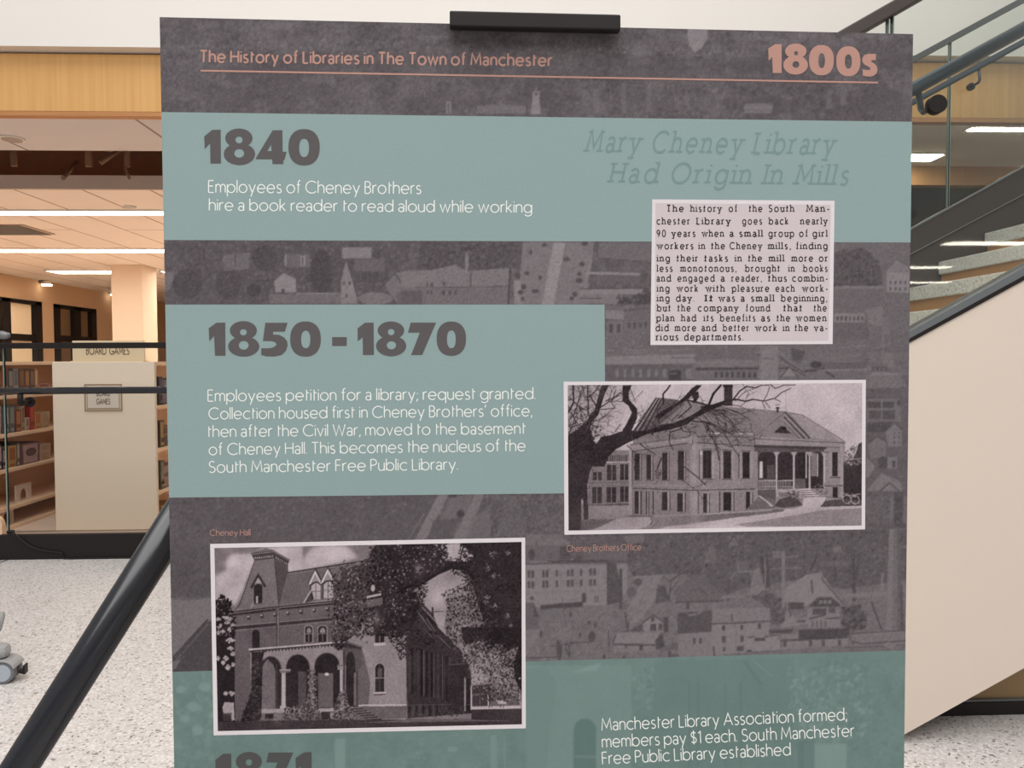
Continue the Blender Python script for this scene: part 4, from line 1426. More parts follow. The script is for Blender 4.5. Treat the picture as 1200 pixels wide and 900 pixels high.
# ------------------------------------------------------------------ printed photograph: office
O = Paint(658, 440, 1020, 632, 200, 2.5, 21)
O.tex(14, (10, 30, 60))
A_, B_, C_, D_ = (655, 440, 6), (655, 535, 6), (825, 440, 6), (825, 535, 6)
O.frame(*A_)
O.poly([(60, 60), (520, 60), (420, 400), (60, 420)], 186, .6)
# roofs
O.frame(0, 0, 1)
O.poly([(769, 466), (792, 468.5), (846, 476), (920, 482), (940, 485.5), (990.5, 517), (958, 516), (885, 511), (884, 508), (830, 507), (812, 511), (742, 522), (740, 504)], 134, 1, 10)
O.frame(*C_)
for k in range(16):
    O.line([(-500 + 0 * k, 260 + 12 * k), (360, 235 + 12 * k)], .5, 118, .5)
O.poly([(610, 274), (690, 278), (992, 464), (752, 440)], 158, 1, 6).line([(690, 278), (992, 464)], .7, 120)
O.poly([(362, 428), (570, 252), (750, 442), (700, 448)], 134, 1, 9).line([(365, 426), (568, 256)], .8, 104)
for d, v, w in ((0, 66, 1.6), (-16, 150, 1.3), (-34, 74, 1.6), (-52, 150, 1.2), (-64, 92, .9)):
    O.line([(570 + d * .2, 258 - d), (742 + d, 440 - d * .15)], w, v)
O.poly([(490, 402), (545, 352), (618, 410)], 58, 1, 6).ell(560, 372, 20, 12, 42)
O.line([(516, 225), (517, 256)], 2.4, 60).line([(503, 207), (530, 207)], 1, 84).poly([(500, 232), (508, 222), (526, 222), (534, 232)], 56)
O.rect(140, 66, 200, 214, 58, 1, 6).rect(134, 66, 204, 82, 48)
# left gable
O.frame(*A_)
O.poly([(690, 155), (820, 168), (890, 200), (640, 400), (530, 390)], 96, 1, 8)
O.poly([(498, 385), (525, 385), (580, 300), (555, 285)], 216)
for d, v, w in ((0, 58, 1.5), (20, 160, 1.1), (38, 62, 1.6), (58, 150, .9), (76, 66, 1.6), (96, 120, 1)):
    O.line([(684 + d * .5, 156 + d * .1), (528 + d, 388)], w, v)
# cornice and walls
O.frame(0, 0, 1)
O.poly([(736, 528), (812, 512), (812, 609), (737, 604)], 132, 1, 9)
O.poly([(812, 509), (885, 511.5), (990, 519), (988.5, 590), (890, 600), (812, 609)], 146, 1, 9)
O.poly([(738, 520), (810, 511), (810, 519), (738, 529)], 146).line([(738, 521), (810, 511.5)], .8, 84).line([(738, 529.5), (806, 519)], .9, 66).line([(738, 524.5), (810, 514.5)], .7, 166)
O.poly([(810, 508), (884, 509), (884, 524), (810, 519)], 138).line([(812, 518.5), (884, 523)], .9, 74).line([(812, 511), (884, 512)], .8, 90)
O.poly([(885, 511), (991, 517.5), (990, 523), (885, 521)], 152).line([(885, 514.5), (990, 519)], .8, 88).line([(885, 521.5), (988, 524.5)], .8, 92).line([(884, 508), (884, 523)], 1, 76)
O.poly([(809, 511), (816, 511), (816, 609), (809, 608)], 160, .6)
O.line([(737, 572), (812, 574.5), (884, 573)], 1, 70).line([(737, 568), (812, 570)], .7, 156)
O.poly([(736, 528), (740.5, 527), (740.5, 604), (736.5, 604)], 168).line([(741, 528), (741, 570)], .8, 62)
for x0_, x1_, y0_, y1_ in ((743.5, 749.5, 532, 562), (757.5, 763, 533, 562), (776, 782, 531, 562.5), (794.5, 801.5, 528.5, 561.5)):
    O.rect(x0_ - 1, y0_ - 2.5, x1_ + 1, y0_, 120).rect(x0_, y0_, x1_, y1_, 52, 1, 5).line([(x1_ + 2, y0_), (x1_ + 2, y1_)], .9, 58).rect(x1_ + .3, y0_, x1_ + 1.6, y1_, 150).line([(x0_ - 1, y1_ + .8), (x1_ + 2, y1_ + .8)], 1, 84)
for x0_, x1_, y0_, y1_ in ((823.5, 833.5, 528, 560.5), (847.5, 857, 529, 561), (870, 878.5, 530, 560)):
    O.rect(x0_ - 1, y0_ - 2.5, x1_ + 1, y0_, 112).rect(x0_, y0_, x1_, y1_, 50, 1, 5).rect(x0_ - 3.6, y0_, x0_ - .4, y1_, 158).line([(x0_ - 4, y0_), (x0_ - 4, y1_)], .9, 62).rect(x1_ + .4, y0_, x1_ + 3.4, y1_, 158).line([(x0_ - 1, y1_ + .8), (x1_ + 1, y1_ + .8)], 1, 82)
O.rect(820, 529, 823.4, 533, 196).line([(828.5, 529), (828.5, 560)], .6, 74)
for x0_, x1_, y0_, y1_ in ((743.5, 748.5, 575.5, 602), (775.5, 782, 577, 598), (793.5, 800, 578, 599.5), (824, 828.5, 578.5, 601), (847.5, 857, 577, 598.5), (874, 879, 576.5, 597)):
    O.rect(x0_, y0_, x1_, y1_, 50, 1, 5).line([(x1_ + 3, y0_), (x1_ + 3, y1_)], .9, 62).rect(x1_ + .4, y0_, x1_ + 2.4, y1_, 156)
for x in (751, 757.5, 760.5, 765.5, 818.5, 843.5):
    O.line([(x, 576), (x, 603)], 1, 56)
O.line([(812, 609), (888, 597.5)], 1, 96).line([(737, 604.5), (812, 609)], 1.2, 70)
# porch
O.frame(*D_)
O.rect(378, -35, 845, 225, 84, .9, 8)
O.frame(0, 0, 1)
O.poly([(884, 524), (966, 526), (966, 530), (884, 529)], 92).poly([(884, 521.5), (968, 524), (968, 526.5), (884, 524.5)], 72)
for a, b in ((888.5, 908.5), (911.5, 928.7), (931.8, 947.5), (950, 964.5)):
    O.arch(a, b, 529.5, 535, 572, 56, 1, 7)
O.rect(888.5, 545, 908, 572, 104, .6, 8).rect(890, 541, 893.5, 560, 206).rect(894, 538, 899, 561, 52)
O.line([(945, 530), (945, 560)], 1.6, 196).line([(958, 532), (958, 558)], 1.4, 176).rect(950.5, 531, 957, 558, 156, .8, 10).line([(921, 540), (921, 560)], .7, 100)
O.rect(931.5, 561, 944, 572, 104, 1, 6)
for x in (910, 930.2, 948.7, 965.7):
    O.line([(x, 531), (x, 574)], 1.9, 190)
    O.poly([(x - 3.6, 529.5), (x + 3.6, 529.5), (x + 1, 535), (x - 1, 535)], 168)
for a, b in ((888.5, 909), (911.5, 929)):
    O.line([(a, 563.3), (b, 563)], 1.2, 178)
    O.line([(a, 570.8), (b, 570.5)], 1, 170)
    n_ = int((b - a) / 2)
    for i in range(n_):
        O.line([(a + 1 + i * 2, 563), (a + 1 + i * 2, 571)], .8, 164)
O.poly([(888, 574), (909, 573.5), (909, 588), (888, 593)], 96, 1, 6).poly([(909, 574), (935, 573), (938, 577), (911, 582), (911, 586)], 176).rect(912, 577, 926, 582, 110, .8)
for i in range(5):
    y = 573.5 + i * 2.4
    O.poly([(935 - i * .3, y), (948 + i * 3.2, y - 1.2), (952 + i * 3.2, y + .4), (936 - i * .3, y + 1.2)], 200).line([(936, y + 1.7), (952 + i * 3, y + 1.1)], .9, 84)
O.leaves([(922, 573), (936, 576), (936, 586), (926, 584)], 70, .5, 1.2, (60, 74, 120), 1)
O.leaves([(953, 568), (968, 566), (970, 580), (958, 578)], 60, .5, 1.2, (70, 90, 130), 1)
O.rect(975.2, 530, 981.5, 558, 50, 1, 5).rect(971.8, 530, 974.8, 558, 156).rect(982, 530, 984, 558, 158).line([(973, 559.5), (985, 559.5)], 1.2, 76).line([(966, 530), (971, 530)], .8, 90)
O.rect(985, 520, 987.8, 585, 160).rect(975.5, 571, 981.5, 583, 50).line([(966, 569.5), (987, 569)], 1, 80).line([(967, 582), (987, 584)], .9, 96)
# distance at right, left-hand building
O.poly([(988.5, 540), (1011, 536), (1011, 592), (988.5, 586)], 58, 1, 7).leaves([(988.5, 530), (1000, 522), (1011, 524), (1011, 545), (988.5, 545)], 260, .5, 1.5, (70, 88, 110, 140, 170), .9)
O.poly([(1001, 538), (1006, 520), (1010.5, 518), (1010.5, 540)], 78, 1, 6).line([(988, 540), (1010, 537)], 1, 150)
O.frame(*B_)
O.rect(205, -45, 490, 345, 134, 1, 9).poly([(315, 40), (335, -8), (490, -12), (490, 38)], 120).line([(315, 41), (490, 37)], 1.2, 206)
for a, b, c, d in ((338, 60, 402, 168), (430, 55, 488, 165), (240, 110, 302, 168), (235, 215, 302, 328), (335, 215, 402, 322), (430, 210, 488, 318)):
    O.rect(a, b, c, d, 58, 1, 6)
    O.line([((a + c) / 2, b), ((a + c) / 2, d)], .9, 150).line([(a, (b + d) / 2), (c, (b + d) / 2)], .5, 96)
for i in range(9):
    O.line([(345 + i * 16, -10), (345 + i * 16, 36)], 1, 70)
O.line([(205, 185), (490, 180)], 1, 110).line([(215, 345), (490, 335)], 1.4, 78)
# grounds
O.poly([(150, 345), (490, 345), (490, 415), (1100, 400), (1100, 560), (40, 560)], 152, 1, 8)
O.poly([(205, 350), (490, 345), (490, 400), (400, 440), (205, 440)], 166, 1, 8)
O.poly([(60, 440), (410, 440), (330, 485), (200, 520), (60, 520)], 110, 1, 12)
for i in range(8):
    O.line([(90 + i * 8, 470 + i * 7), (330 - i * 20, 455 + i * 9)], .8, 78, .7)
O.poly([(235, 520), (420, 430), (640, 425), (660, 450), (620, 490), (540, 520)], 192, 1, 6)
O.poly([(650, 430), (1200, 398), (1200, 440), (1000, 500), (640, 505), (680, 460)], 132, 1, 12).line([(490, 418), (660, 420)], 1.2, 70).line([(645, 430), (660, 450), (640, 480)], 1.2, 90)
O.poly([(640, 520), (800, 485), (1200, 440), (1200, 520)], 196, 1, 7).line([(660, 500), (1000, 470)], .8, 168)
O.frame(*D_)
O.poly([(0, 400), (300, 380), (560, 370), (560, 388), (0, 455)], 116, 1, 10).poly([(0, 400), (480, 372), (480, 380), (0, 410)], 168)
O.poly([(130, 490), (560, 415), (830, 372), (1110, 358), (1110, 490)], 152, 1, 10)
O.poly([(0, 460), (280, 425), (560, 385), (690, 350), (700, 290), (860, 285), (840, 330), (790, 365), (1110, 345), (1110, 362), (830, 378), (560, 425), (250, 475), (0, 500)], 196, 1, 7)
O.poly([(490, 350), (530, 300), (600, 280), (660, 300), (695, 340), (640, 352), (560, 362)], 82, 1, 9).poly([(290, 375), (380, 290), (500, 300), (500, 362)], 112, 1, 9).poly([(375, 275), (395, 275), (490, 345), (470, 355), (440, 320)], 184)
O.poly([(815, 355), (850, 312), (960, 300), (1110, 305), (1110, 345)], 84, 1, 9)
O.poly([(0, 490), (150, 470), (300, 490), (200, 520), (0, 520)], 206, 1, 5)
for i in range(34):
    a = O.rng.uniform(200, 1050)
    b = O.rng.uniform(400, 485)
    O.line([(a, b), (a + O.rng.uniform(20, 90), b - 3)], .5, O.rng.choice((120, 186)), .6)
O.leaves([(970, 255), (1105, 255), (1105, 340), (980, 335)], 60, .5, 1.4, (60, 130, 176), .9)
for c in ((1005, 300), (1062, 305)):
    O.poly([(c[0] + 32 * math.cos(t), c[1] + 32 * math.sin(t)) for t in np.linspace(0, 6.28, 20)] + [(c[0] + 26 * math.cos(t), c[1] + 26 * math.sin(t)) for t in np.linspace(6.28, 0, 20)], 170)
O.line([(970, 255), (1030, 275), (1100, 262)], .9, 176)
# the great bare tree
TR = 46
O.frame(0, 0, 1)
for x, y, a, L in ((668, 506, -1.1, 30), (680, 500, -1.9, 34), (690, 498, -1.3, 30), (676, 520, -.9, 30), (702, 478, -.5, 26), (700, 500, -2.5, 30), (672, 488, -1.4, 30), (710, 470, -.2, 20), (684, 480, -2.4, 24), (690, 465, -.7, 22)):
    O.branch(x, y, a, L, 1.5, 62, 3)
O.leaves([(666, 480), (692, 474), (706, 500), (690, 545), (666, 545)], 300, .6, 1.8, (50, 60, 76, 120), .8)
O.frame(*A_)
O.poly([(60, 420), (130, 380), (180, 330), (230, 400), (245, 460), (262, 480), (300, 430), (360, 420), (430, 395), (500, 388), (560, 392), (640, 380), (720, 345), (800, 335), (880, 305), (940, 275), (1000, 235), (1080, 205), (1165, 175), (1165, 205), (1080, 240), (1010, 275), (960, 300), (900, 345), (800, 375), (720, 392), (620, 412), (540, 448), (470, 480), (400, 520), (350, 570), (320, 640), (60, 640)], TR, 1, 5)
O.poly([(440, 400), (480, 330), (512, 262), (490, 215), (446, 180), (448, 70), (510, 68), (492, 120), (492, 165), (520, 200), (552, 238), (550, 300), (510, 388)], TR, 1, 5)
O.poly([(190, 345), (215, 275), (250, 245), (275, 150), (300, 70), (352, 70), (322, 130), (300, 200), (278, 275), (232, 325), (205, 420)], TR, 1, 5)
O.poly([(670, 290), (740, 240), (830, 190), (880, 150), (930, 95), (965, 68), (1005, 68), (950, 130), (890, 178), (840, 210), (760, 265), (700, 310)], TR, 1, 5)
O.line([(735, 200), (732, 130), (760, 100), (782, 68)], 2.2, TR, 1, 1.6)
O.line([(1050, 215), (1085, 130), (1140, 66)], 2.8, TR, 1, 2.4).line([(950, 190), (960, 130), (940, 90)], 3, TR)
O.poly([(925, 130), (980, 110), (985, 150), (960, 190)], TR)
O.line([(100, 68), (103, 190), (60, 270)], 2, TR).line([(203, 70), (205, 280)], 1.6, TR).line([(215, 140), (260, 210)], 1.6, TR).line([(290, 240), (395, 230), (370, 190), (400, 100)], 1, 60).line([(540, 190), (500, 90)], .7, 70).line([(520, 180), (590, 110)], .6, 80)
O.line([(880, 170), (960, 185), (1050, 210)], 2, TR).line([(900, 170), (930, 220), (840, 300)], 1.4, TR)
for p in ([(860, 375), (780, 400), (775, 470), (800, 520)], [(940, 320), (1030, 330), (1060, 400), (1120, 520), (1125, 600)], [(1000, 320), (1080, 340), (1140, 380), (1200, 410)], [(1080, 240), (1150, 270), (1200, 310)], [(570, 480), (620, 520), (680, 555)], [(700, 330), (690, 250), (730, 200)], [(1110, 240), (1190, 250)], [(850, 340), (870, 390), (930, 400)]):
    O.line(p, 1.5, 54, 1, .8)
O.frame(*C_)
O.line([(-20, 225), (60, 210), (150, 180), (230, 168), (290, 182), (345, 168), (420, 180), (500, 160), (545, 120), (610, 90)], 2.4, TR, 1, .8)
O.line([(205, 170), (250, 110), (300, 76), (360, 88), (400, 70), (460, 68)], 1.8, TR, 1, .9).line([(470, 66), (500, 92), (560, 68), (640, 66)], 1.2, 56, 1, .8)
O.line([(420, 175), (445, 130), (460, 80)], .8, 60).line([(410, 185), (430, 235)], .8, 64).line([(430, 185), (465, 230)], .8, 66).line([(490, 160), (540, 185)], .8, 74).line([(575, 120), (577, 250)], .5, 110)
for p in ([(120, 255), (180, 310), (215, 360), (225, 405)], [(0, 330), (60, 350), (120, 400), (160, 410)], [(30, 345), (20, 400), (80, 470), (105, 600)], [(150, 420), (190, 490), (240, 560), (250, 600)], [(200, 250), (260, 270), (320, 250)], [(150, 230), (240, 260), (330, 320)], [(60, 240), (140, 250), (230, 280)], [(80, 300), (150, 340), (130, 390)]):
    O.line(p, 1.2, 58, 1, .7)
O.frame(0, 0, 1)
for x, y, a, L in ((822, 484, .5, 26), (835, 482, .4, 28), (845, 484, .8, 24), (815, 488, 1.0, 22), (800, 497, .9, 18), (778, 478, -.8, 16), (760, 492, .5, 18), (830, 500, .7, 18), (862, 470, -.4, 18), (850, 472, .3, 24), (788, 492, -.6, 14), (840, 494, 1.1, 22), (735, 522, .5, 20), (795, 560, .8, 26), (780, 545, 2.0, 16), (803, 470, -.7, 16)):
    O.branch(x, y, a, L, 1.0, 66, 2)
O.frame(*B_)
O.poly([(60, -60), (330, -60), (250, 40), (215, 110), (200, 200), (203, 300), (208, 440), (176, 445), (170, 300), (158, 300), (158, 420), (150, 520), (66, 520)], TR, 1, 6).poly([(158, 330), (172, 330), (170, 445), (160, 445)], 150)
O.line([(720, 10), (690, 90)], 1.6, 56).line([(830, 30), (980, 150), (1030, 200)], 1.3, 60).leaves([(680, 90), (720, 90), (720, 150), (680, 150)], 30, .5, 1.2, (60, 90), .8)
O.rect(900, 100, 905, 102, 50)
O.frame(0, 0, 1)
for _ in range(46):
    O.branch(O.rng.uniform(740, 880), O.rng.uniform(478, 520), O.rng.uniform(-.4, 1.6), O.rng.uniform(6, 14), .7, O.rng.uniform(60, 90), 1)
for _ in range(30):
    O.branch(O.rng.uniform(667, 720), O.rng.uniform(452, 510), O.rng.uniform(-2.6, -.4), O.rng.uniform(8, 18), .7, O.rng.uniform(60, 100), 2)
O.leaves([(666, 500), (700, 500), (735, 510), (700, 545), (688, 600), (666, 610)], 260, .4, 1.3, (36, 58, 72, 88), .7)
O.leaves([(720, 503), (800, 492), (850, 475), (850, 482), (800, 502), (730, 518)], 160, .4, 1.1, (34, 60, 74), .7)
for _y, _h in ((450, 60), (560, 50), (600, 30)):
    O.soft(676, _y, 60, _h, 84, .22)
O.soft(740, 610, 90, 16, 120, .4).soft(960, 606, 60, 14, 120, .35)
O.tex(10, (12, 36))
O.a = np.where(O.a > 60, 60 + (O.a - 60) * .94 - 2, O.a)
O.a += O.rng.normal(0, 9, O.a.shape)
O.tex(16, (.8, 1.6))
O.blur(1)

# ------------------------------------------------------------------ printed photograph: hall
Hh = Paint(244, 628, 620, 866, 128, 2.5, 33)
E_, F_, G_, I_ = (240, 625, 6), (430, 625, 6), (240, 745, 6), (430, 745, 6)
Hh.frame(*E_)
Hh.poly([(75, 300), (120, 275), (155, 262), (150, 215), (165, 160), (200, 140), (260, 145), (340, 140), (400, 110), (450, 92), (690, 90), (690, 190), (720, 140), (760, 105), (830, 85), (990, 85), (1040, 120), (1075, 170), (900, 215), (700, 265), (590, 275), (350, 210), (260, 420), (220, 510), (150, 480), (70, 480)], 192)
Hh.ell(215, 200, 45, 40, 206, .6).ell(200, 330, 70, 60, 180, .6).ell(560, 150, 80, 50, 204, .6).ell(880, 140, 100, 50, 204, .6).ell(240, 290, 40, 18, 160, .5)
Hh.blur(45)
for _x, _y, _r, _v in ((120, 320, 60, 206), (200, 250, 50, 176), (180, 200, 50, 210), (260, 180, 40, 186), (110, 420, 60, 176), (230, 400, 50, 204), (560, 120, 60, 206), (640, 170, 50, 178), (800, 150, 70, 186), (900, 120, 70, 208), (980, 170, 50, 190), (700, 230, 60, 172)):
    Hh.soft(_x, _y, _r, _r * .7, _v, .6)
Hh.soft(100, 150, 60, 90, 112, .7).soft(1120, 110, 80, 60, 112, .6)
Hh.tex(12, (8, 20))
# tower
Hh.poly([(205, 548), (245, 500), (300, 345), (350, 190), (490, 172), (522, 512)], 124, 1, 7).poly([(490, 172), (585, 222), (585, 270), (522, 512)], 84, 1, 7)
for i in range(24):
    y = 200 + i * 14
    Hh.line([(345 - i * 6, y), (492 + i * 1.4, y - 12)], .45, 100, .5)
Hh.poly([(322, 140), (425, 105), (485, 120), (600, 185), (580, 225), (490, 176), (350, 192)], 70, 1, 5).poly([(325, 140), (430, 103), (485, 118), (420, 128)], 116)
for i in range(9):
    Hh.rect(352 + i * 15, 168 - i * 1.6, 359 + i * 15, 180 - i * 1.6, 180)
for i in range(6):
    Hh.rect(500 + i * 14, 165 + i * 8, 506 + i * 14, 178 + i * 8, 150)
Hh.line([(328, 148), (485, 128), (598, 192)], .8, 150).line([(490, 176), (522, 512)], 1, 60).line([(205, 548), (245, 500), (300, 345), (350, 195)], 1, 70)
Hh.poly([(315, 380), (375, 278), (432, 372), (408, 380), (404, 500), (340, 500), (345, 385)], 112).poly([(318, 382), (376, 278), (434, 372), (420, 382), (376, 306), (334, 388)], 60).poly([(352, 352), (376, 312), (402, 352)], 168)
Hh.poly([(346, 370), (376, 352), (406, 368), (404, 490), (346, 495)], 46).rect(360, 440, 374, 490, 176).poly([(315, 530), (345, 470), (345, 500), (330, 532)], 150)
# main mansard roof and dormers
Hh.poly([(585, 275), (1125, 192), (1200, 190), (1200, 470), (525, 510), (540, 440)], 108, 1, 8).line([(585, 276), (1125, 193)], 1.6, 58).line([(585, 285), (1100, 205)], 1, 130)
for i in range(16):
    Hh.line([(580 - i * 3, 300 + i * 13), (1130, 215 + i * 15)], .45, 92, .5)
for cx, top, l, r, b in ((778, 248, 732, 820, 352), (865, 238, 818, 915, 342)):
    Hh.poly([(l, b), (cx, top), (r, b - 8), (r - 8, b + 10), (cx, top + 40), (l + 8, b + 12)], 206)
    Hh.poly([(cx - 26, b - 6), (cx, top + 44), (cx + 30, b - 12)], 150)
    Hh.line([(cx, top + 2), (r + 8, b)], 1.6, 50).line([(cx, top), (l - 4, b)], .9, 64)
    Hh.arch(cx - 34, cx + 36, b - 8, b + 20, b + 112, 176).line([(cx - 34, b + 112), (cx - 34, b + 10)], 1.8, 52)
    Hh.line([(cx + 2, b), (cx + 2, b + 110)], .8, 84).line([(cx - 30, b + 58), (cx + 34, b + 54)], .7, 90).line([(cx - 34, b + 16), (cx - 10, b - 6), (cx + 20, b - 8), (cx + 38, b + 12)], 1.6, 46)
Hh.poly([(692, 495), (745, 400), (760, 466), (730, 490)], 70).line([(692, 495), (748, 400)], 1.6, 176).poly([(752, 400), (768, 460), (752, 466)], 44)
Hh.line([(700, 495), (915, 466)], 2.4, 168)
# cornice and brick wall
Hh.poly([(200, 548), (520, 508), (930, 468), (1200, 440), (1200, 1400), (212, 1400)], 100, 1, 9)
Hh.poly([(198, 545), (520, 508), (930, 468), (930, 500), (520, 540), (200, 580)], 52, 1, 6).line([(205, 560), (520, 522), (930, 482)], .8, 140).line([(205, 545), (520, 508), (930, 468)], 1, 120)
Hh.poly([(205, 585), (930, 500), (930, 560), (210, 655)], 104, 1, 7)
for i in range(8):
    x = 300 + i * 92
    y = 578 - i * 10
    Hh.rect(x, y, x + 20, y + 28, 52).ell(x + 6, y + 8, 8, 7, 168)
Hh.poly([(210, 655), (900, 592), (900, 612), (212, 678)], 56, 1, 5).line([(210, 650), (900, 590)], .8, 140).line([(212, 682), (900, 618)], .8, 130)
Hh.poly([(500, 520), (524, 518), (526, 830), (506, 830)], 92).line([(514, 530), (517, 830)], .9, 150).line([(508, 540), (510, 830)], .8, 48)
for x0_, x1_ in ((705, 757), (798, 858)):
    Hh.arch(x0_ - 6, x1_ + 6, 644, 668, 768, 150).arch(x0_, x1_, 650, 672, 764, 44).arch(x0_ + 12, x1_ - 10, 664, 690, 700, 176, .8).line([((x0_ + x1_) / 2, 660), ((x0_ + x1_) / 2, 760)], 1, 120).line([(x0_, 708), (x1_, 704)], .8, 130)
Hh.arch(334, 386, 676, 700, 815, 44)
# sunlit right part of the front
Hh.frame(0, 0, 1)
Hh.poly([(404, 706), (476, 697), (476, 843), (404, 845)], 146, 1, 11)
Hh.poly([(404, 775), (426, 765), (434, 800), (430, 845), (404, 845)], 92, .8, 8)
Hh.line([(416, 716), (476, 708)], 1.6, 84).line([(416, 719), (476, 711)], 1, 176)
Hh.frame(*I_)
Hh.arch(52, 128, 188, 230, 400, 170, .7).arch(58, 122, 195, 232, 396, 48).rect(76, 230, 106, 300, 96).line([(60, 298), (120, 296)], 1, 150).line([(90, 205), (90, 390)], .8, 84).poly([(42, 398), (135, 394), (138, 430), (125, 408), (55, 412), (48, 430)], 190).line([(50, 414), (136, 410)], 1.3, 56)
Hh.rect(58, -110, 122, 50, 50).line([(90, -100), (90, 48)], .9, 120).line([(60, -20), (120, -22)], .8, 140).poly([(48, 52), (130, 46), (132, 66), (50, 72)], 192)
Hh.line([(-60, 490), (275, 485)], 1.6, 196).poly([(-60, 498), (278, 494), (280, 580), (-60, 590)], 104, 1, 10)
# side wing in shade
Hh.poly([(272, 60), (330, -200), (480, 0), (590, 105), (700, 130), (735, 180), (735, 545), (285, 580)], 58, 1, 8)
for x, w_, v in ((300, 1, 80), (320, 1.6, 40), (360, 1, 76), (385, 2.6, 34), (400, 1, 96), (420, 2.4, 36), (455, 2.4, 38), (470, 1, 92), (500, 1, 78), (525, 1.4, 40), (530, .9, 100), (560, 2, 40), (585, 1.2, 80), (610, 1.6, 38), (650, 2, 40)):
    Hh.line([(x, 80 + (x - 300) * .25), (x, 400 + (x - 300) * .2)], w_, v)
Hh.poly([(560, 200), (700, 190), (720, 540), (570, 530)], 50, 1, 6).line([(575, 205), (690, 195)], 1, 90)
Hh.rect(685, 290, 697, 530, 150).rect(697, 285, 728, 545, 40).line([(733, 350), (735, 520)], 1.4, 200).poly([(690, 278), (745, 285), (725, 300), (690, 300)], 60)
for i in range(9):
    Hh.line([(300 + i * 24, 490), (300 + i * 24, 560)], 1.4, (34, 84)[i % 2])
Hh.line([(285, 490), (600, 480)], 1, 82).leaves([(285, 500), (720, 480), (720, 560), (285, 580)], 200, .5, 1.4, (40, 70, 84), .8)
Hh.frame(*F_)
Hh.poly([(340, 520), (400, 470), (560, 700), (700, 870), (640, 870), (520, 770)], 52).line([(380, 510), (560, 700), (640, 800)], 1.5, 130).line([(395, 540), (540, 715)], 1.2, 40).line([(420, 600), (500, 720), (600, 820)], 1, 110).line([(390, 660), (470, 740)], 1, 96)
# porch
Hh.frame(*G_)
Hh.poly([(320, 118), (890, 70), (985, 60), (985, 520), (390, 600), (330, 600)], 146, 1, 9)
Hh.poly([(308, 98), (890, 46), (1000, 38), (1112, 76), (1100, 92), (985, 84), (890, 76), (330, 122)], 58, 1, 4).line([(312, 97), (890, 50), (990, 42)], 2, 190).line([(995, 44), (1108, 80)], 1.2, 120)
for i in range(24):
    x = 345 + i * 23
    Hh.rect(x, 112 - i * 2.0, x + 11, 122 - i * 2.0, 156)
Hh.poly([(980, 84), (1108, 92), (1108, 200), (1080, 260), (1080, 500), (985, 520)], 88, 1, 8).arch(990, 1058, 110, 200, 500, 44, 1, 5).rect(1048, 260, 1062, 490, 120).rect(1066, 250, 1078, 500, 74)
Hh.arch(390, 540, 145, 235, 512, 48, 1, 5).poly([(400, 220), (440, 165), (480, 200), (498, 250), (498, 510), (400, 512)], 112, 1, 10).rect(500, 200, 512, 510, 66)
Hh.arch(570, 740, 132, 225, 500, 46, 1, 5).rect(658, 250, 712, 495, 84, 1, 8).rect(712, 260, 720, 495, 50)
Hh.arch(770, 950, 120, 215, 510, 44, 1, 5).rect(798, 262, 902, 505, 104, 1, 9).ell(858, 270, 15, 11, 214)
for a, b, t_ in ((394, 536, 145), (574, 736, 132), (774, 946, 120)):
    c, r_2 = (a + b) / 2, (b - a) / 2
    Hh.line([(c - r_2 * math.cos(math.pi * k / 14), t_ + 88 - 88 * math.sin(math.pi * k / 14)) for k in range(15)], .9, 84)
Hh.rect(540, 258, 566, 500, 178).poly([(525, 236), (606, 234), (600, 256), (530, 262)], 120).line([(528, 240), (604, 238)], .9, 190).poly([(528, 492), (572, 490), (570, 524), (530, 526)], 172)
Hh.rect(950, 235, 968, 400, 178).rect(972, 90, 984, 400, 60).poly([(930, 205), (975, 200), (975, 235), (935, 240)], 150).line([(932, 212), (975, 208)], .9, 80).rect(986, 205, 992, 380, 150)
Hh.poly([(388, 520), (560, 512), (560, 540), (388, 544)], 160).poly([(385, 545), (560, 540), (560, 600), (385, 604)], 108, 1, 8).rect(425, 548, 482, 582, 44).rect(488, 552, 540, 600, 128, .8)
Hh.poly([(800, 512), (905, 508), (905, 530), (800, 534)], 168).rect(820, 534, 900, 590, 50).rect(880, 540, 906, 585, 140)
# ivy and shrubs
LV = (30, 40, 52, 70, 92)
Hh.poly([(330, 118), (420, 112), (405, 170), (405, 300), (395, 480), (400, 560), (370, 610), (250, 610), (280, 520), (330, 400)], 42)
Hh.leaves([(330, 118), (425, 110), (410, 170), (408, 300), (398, 480), (402, 560), (370, 610), (245, 610), (275, 520), (325, 400)], 420, .6, 1.5, LV, .8)
Hh.leaves([(725, 245), (775, 235), (795, 300), (790, 420), (800, 520), (700, 520), (730, 400)], 380, .6, 1.4, (44, 70, 100, 128, 150), .9)
Hh.leaves([(560, 505), (640, 490), (800, 500), (815, 600), (600, 605), (560, 580)], 520, .6, 1.5, (38, 56, 80, 104, 128), .9)
Hh.leaves([(905, 500), (950, 400), (995, 370), (1005, 480), (1060, 510), (1060, 600), (910, 605)], 460, .6, 1.5, (36, 54, 84, 120, 150), .9)
for i in range(6):
    Hh.poly([(1030 + i * 22, 505 + i * 15), (1100 + i * 26, 500 + i * 15), (1110 + i * 26, 508 + i * 15), (1030 + i * 22, 514 + i * 15)], 116).line([(1030 + i * 22, 516 + i * 15), (1112 + i * 26, 511 + i * 15)], 1.2, 40)
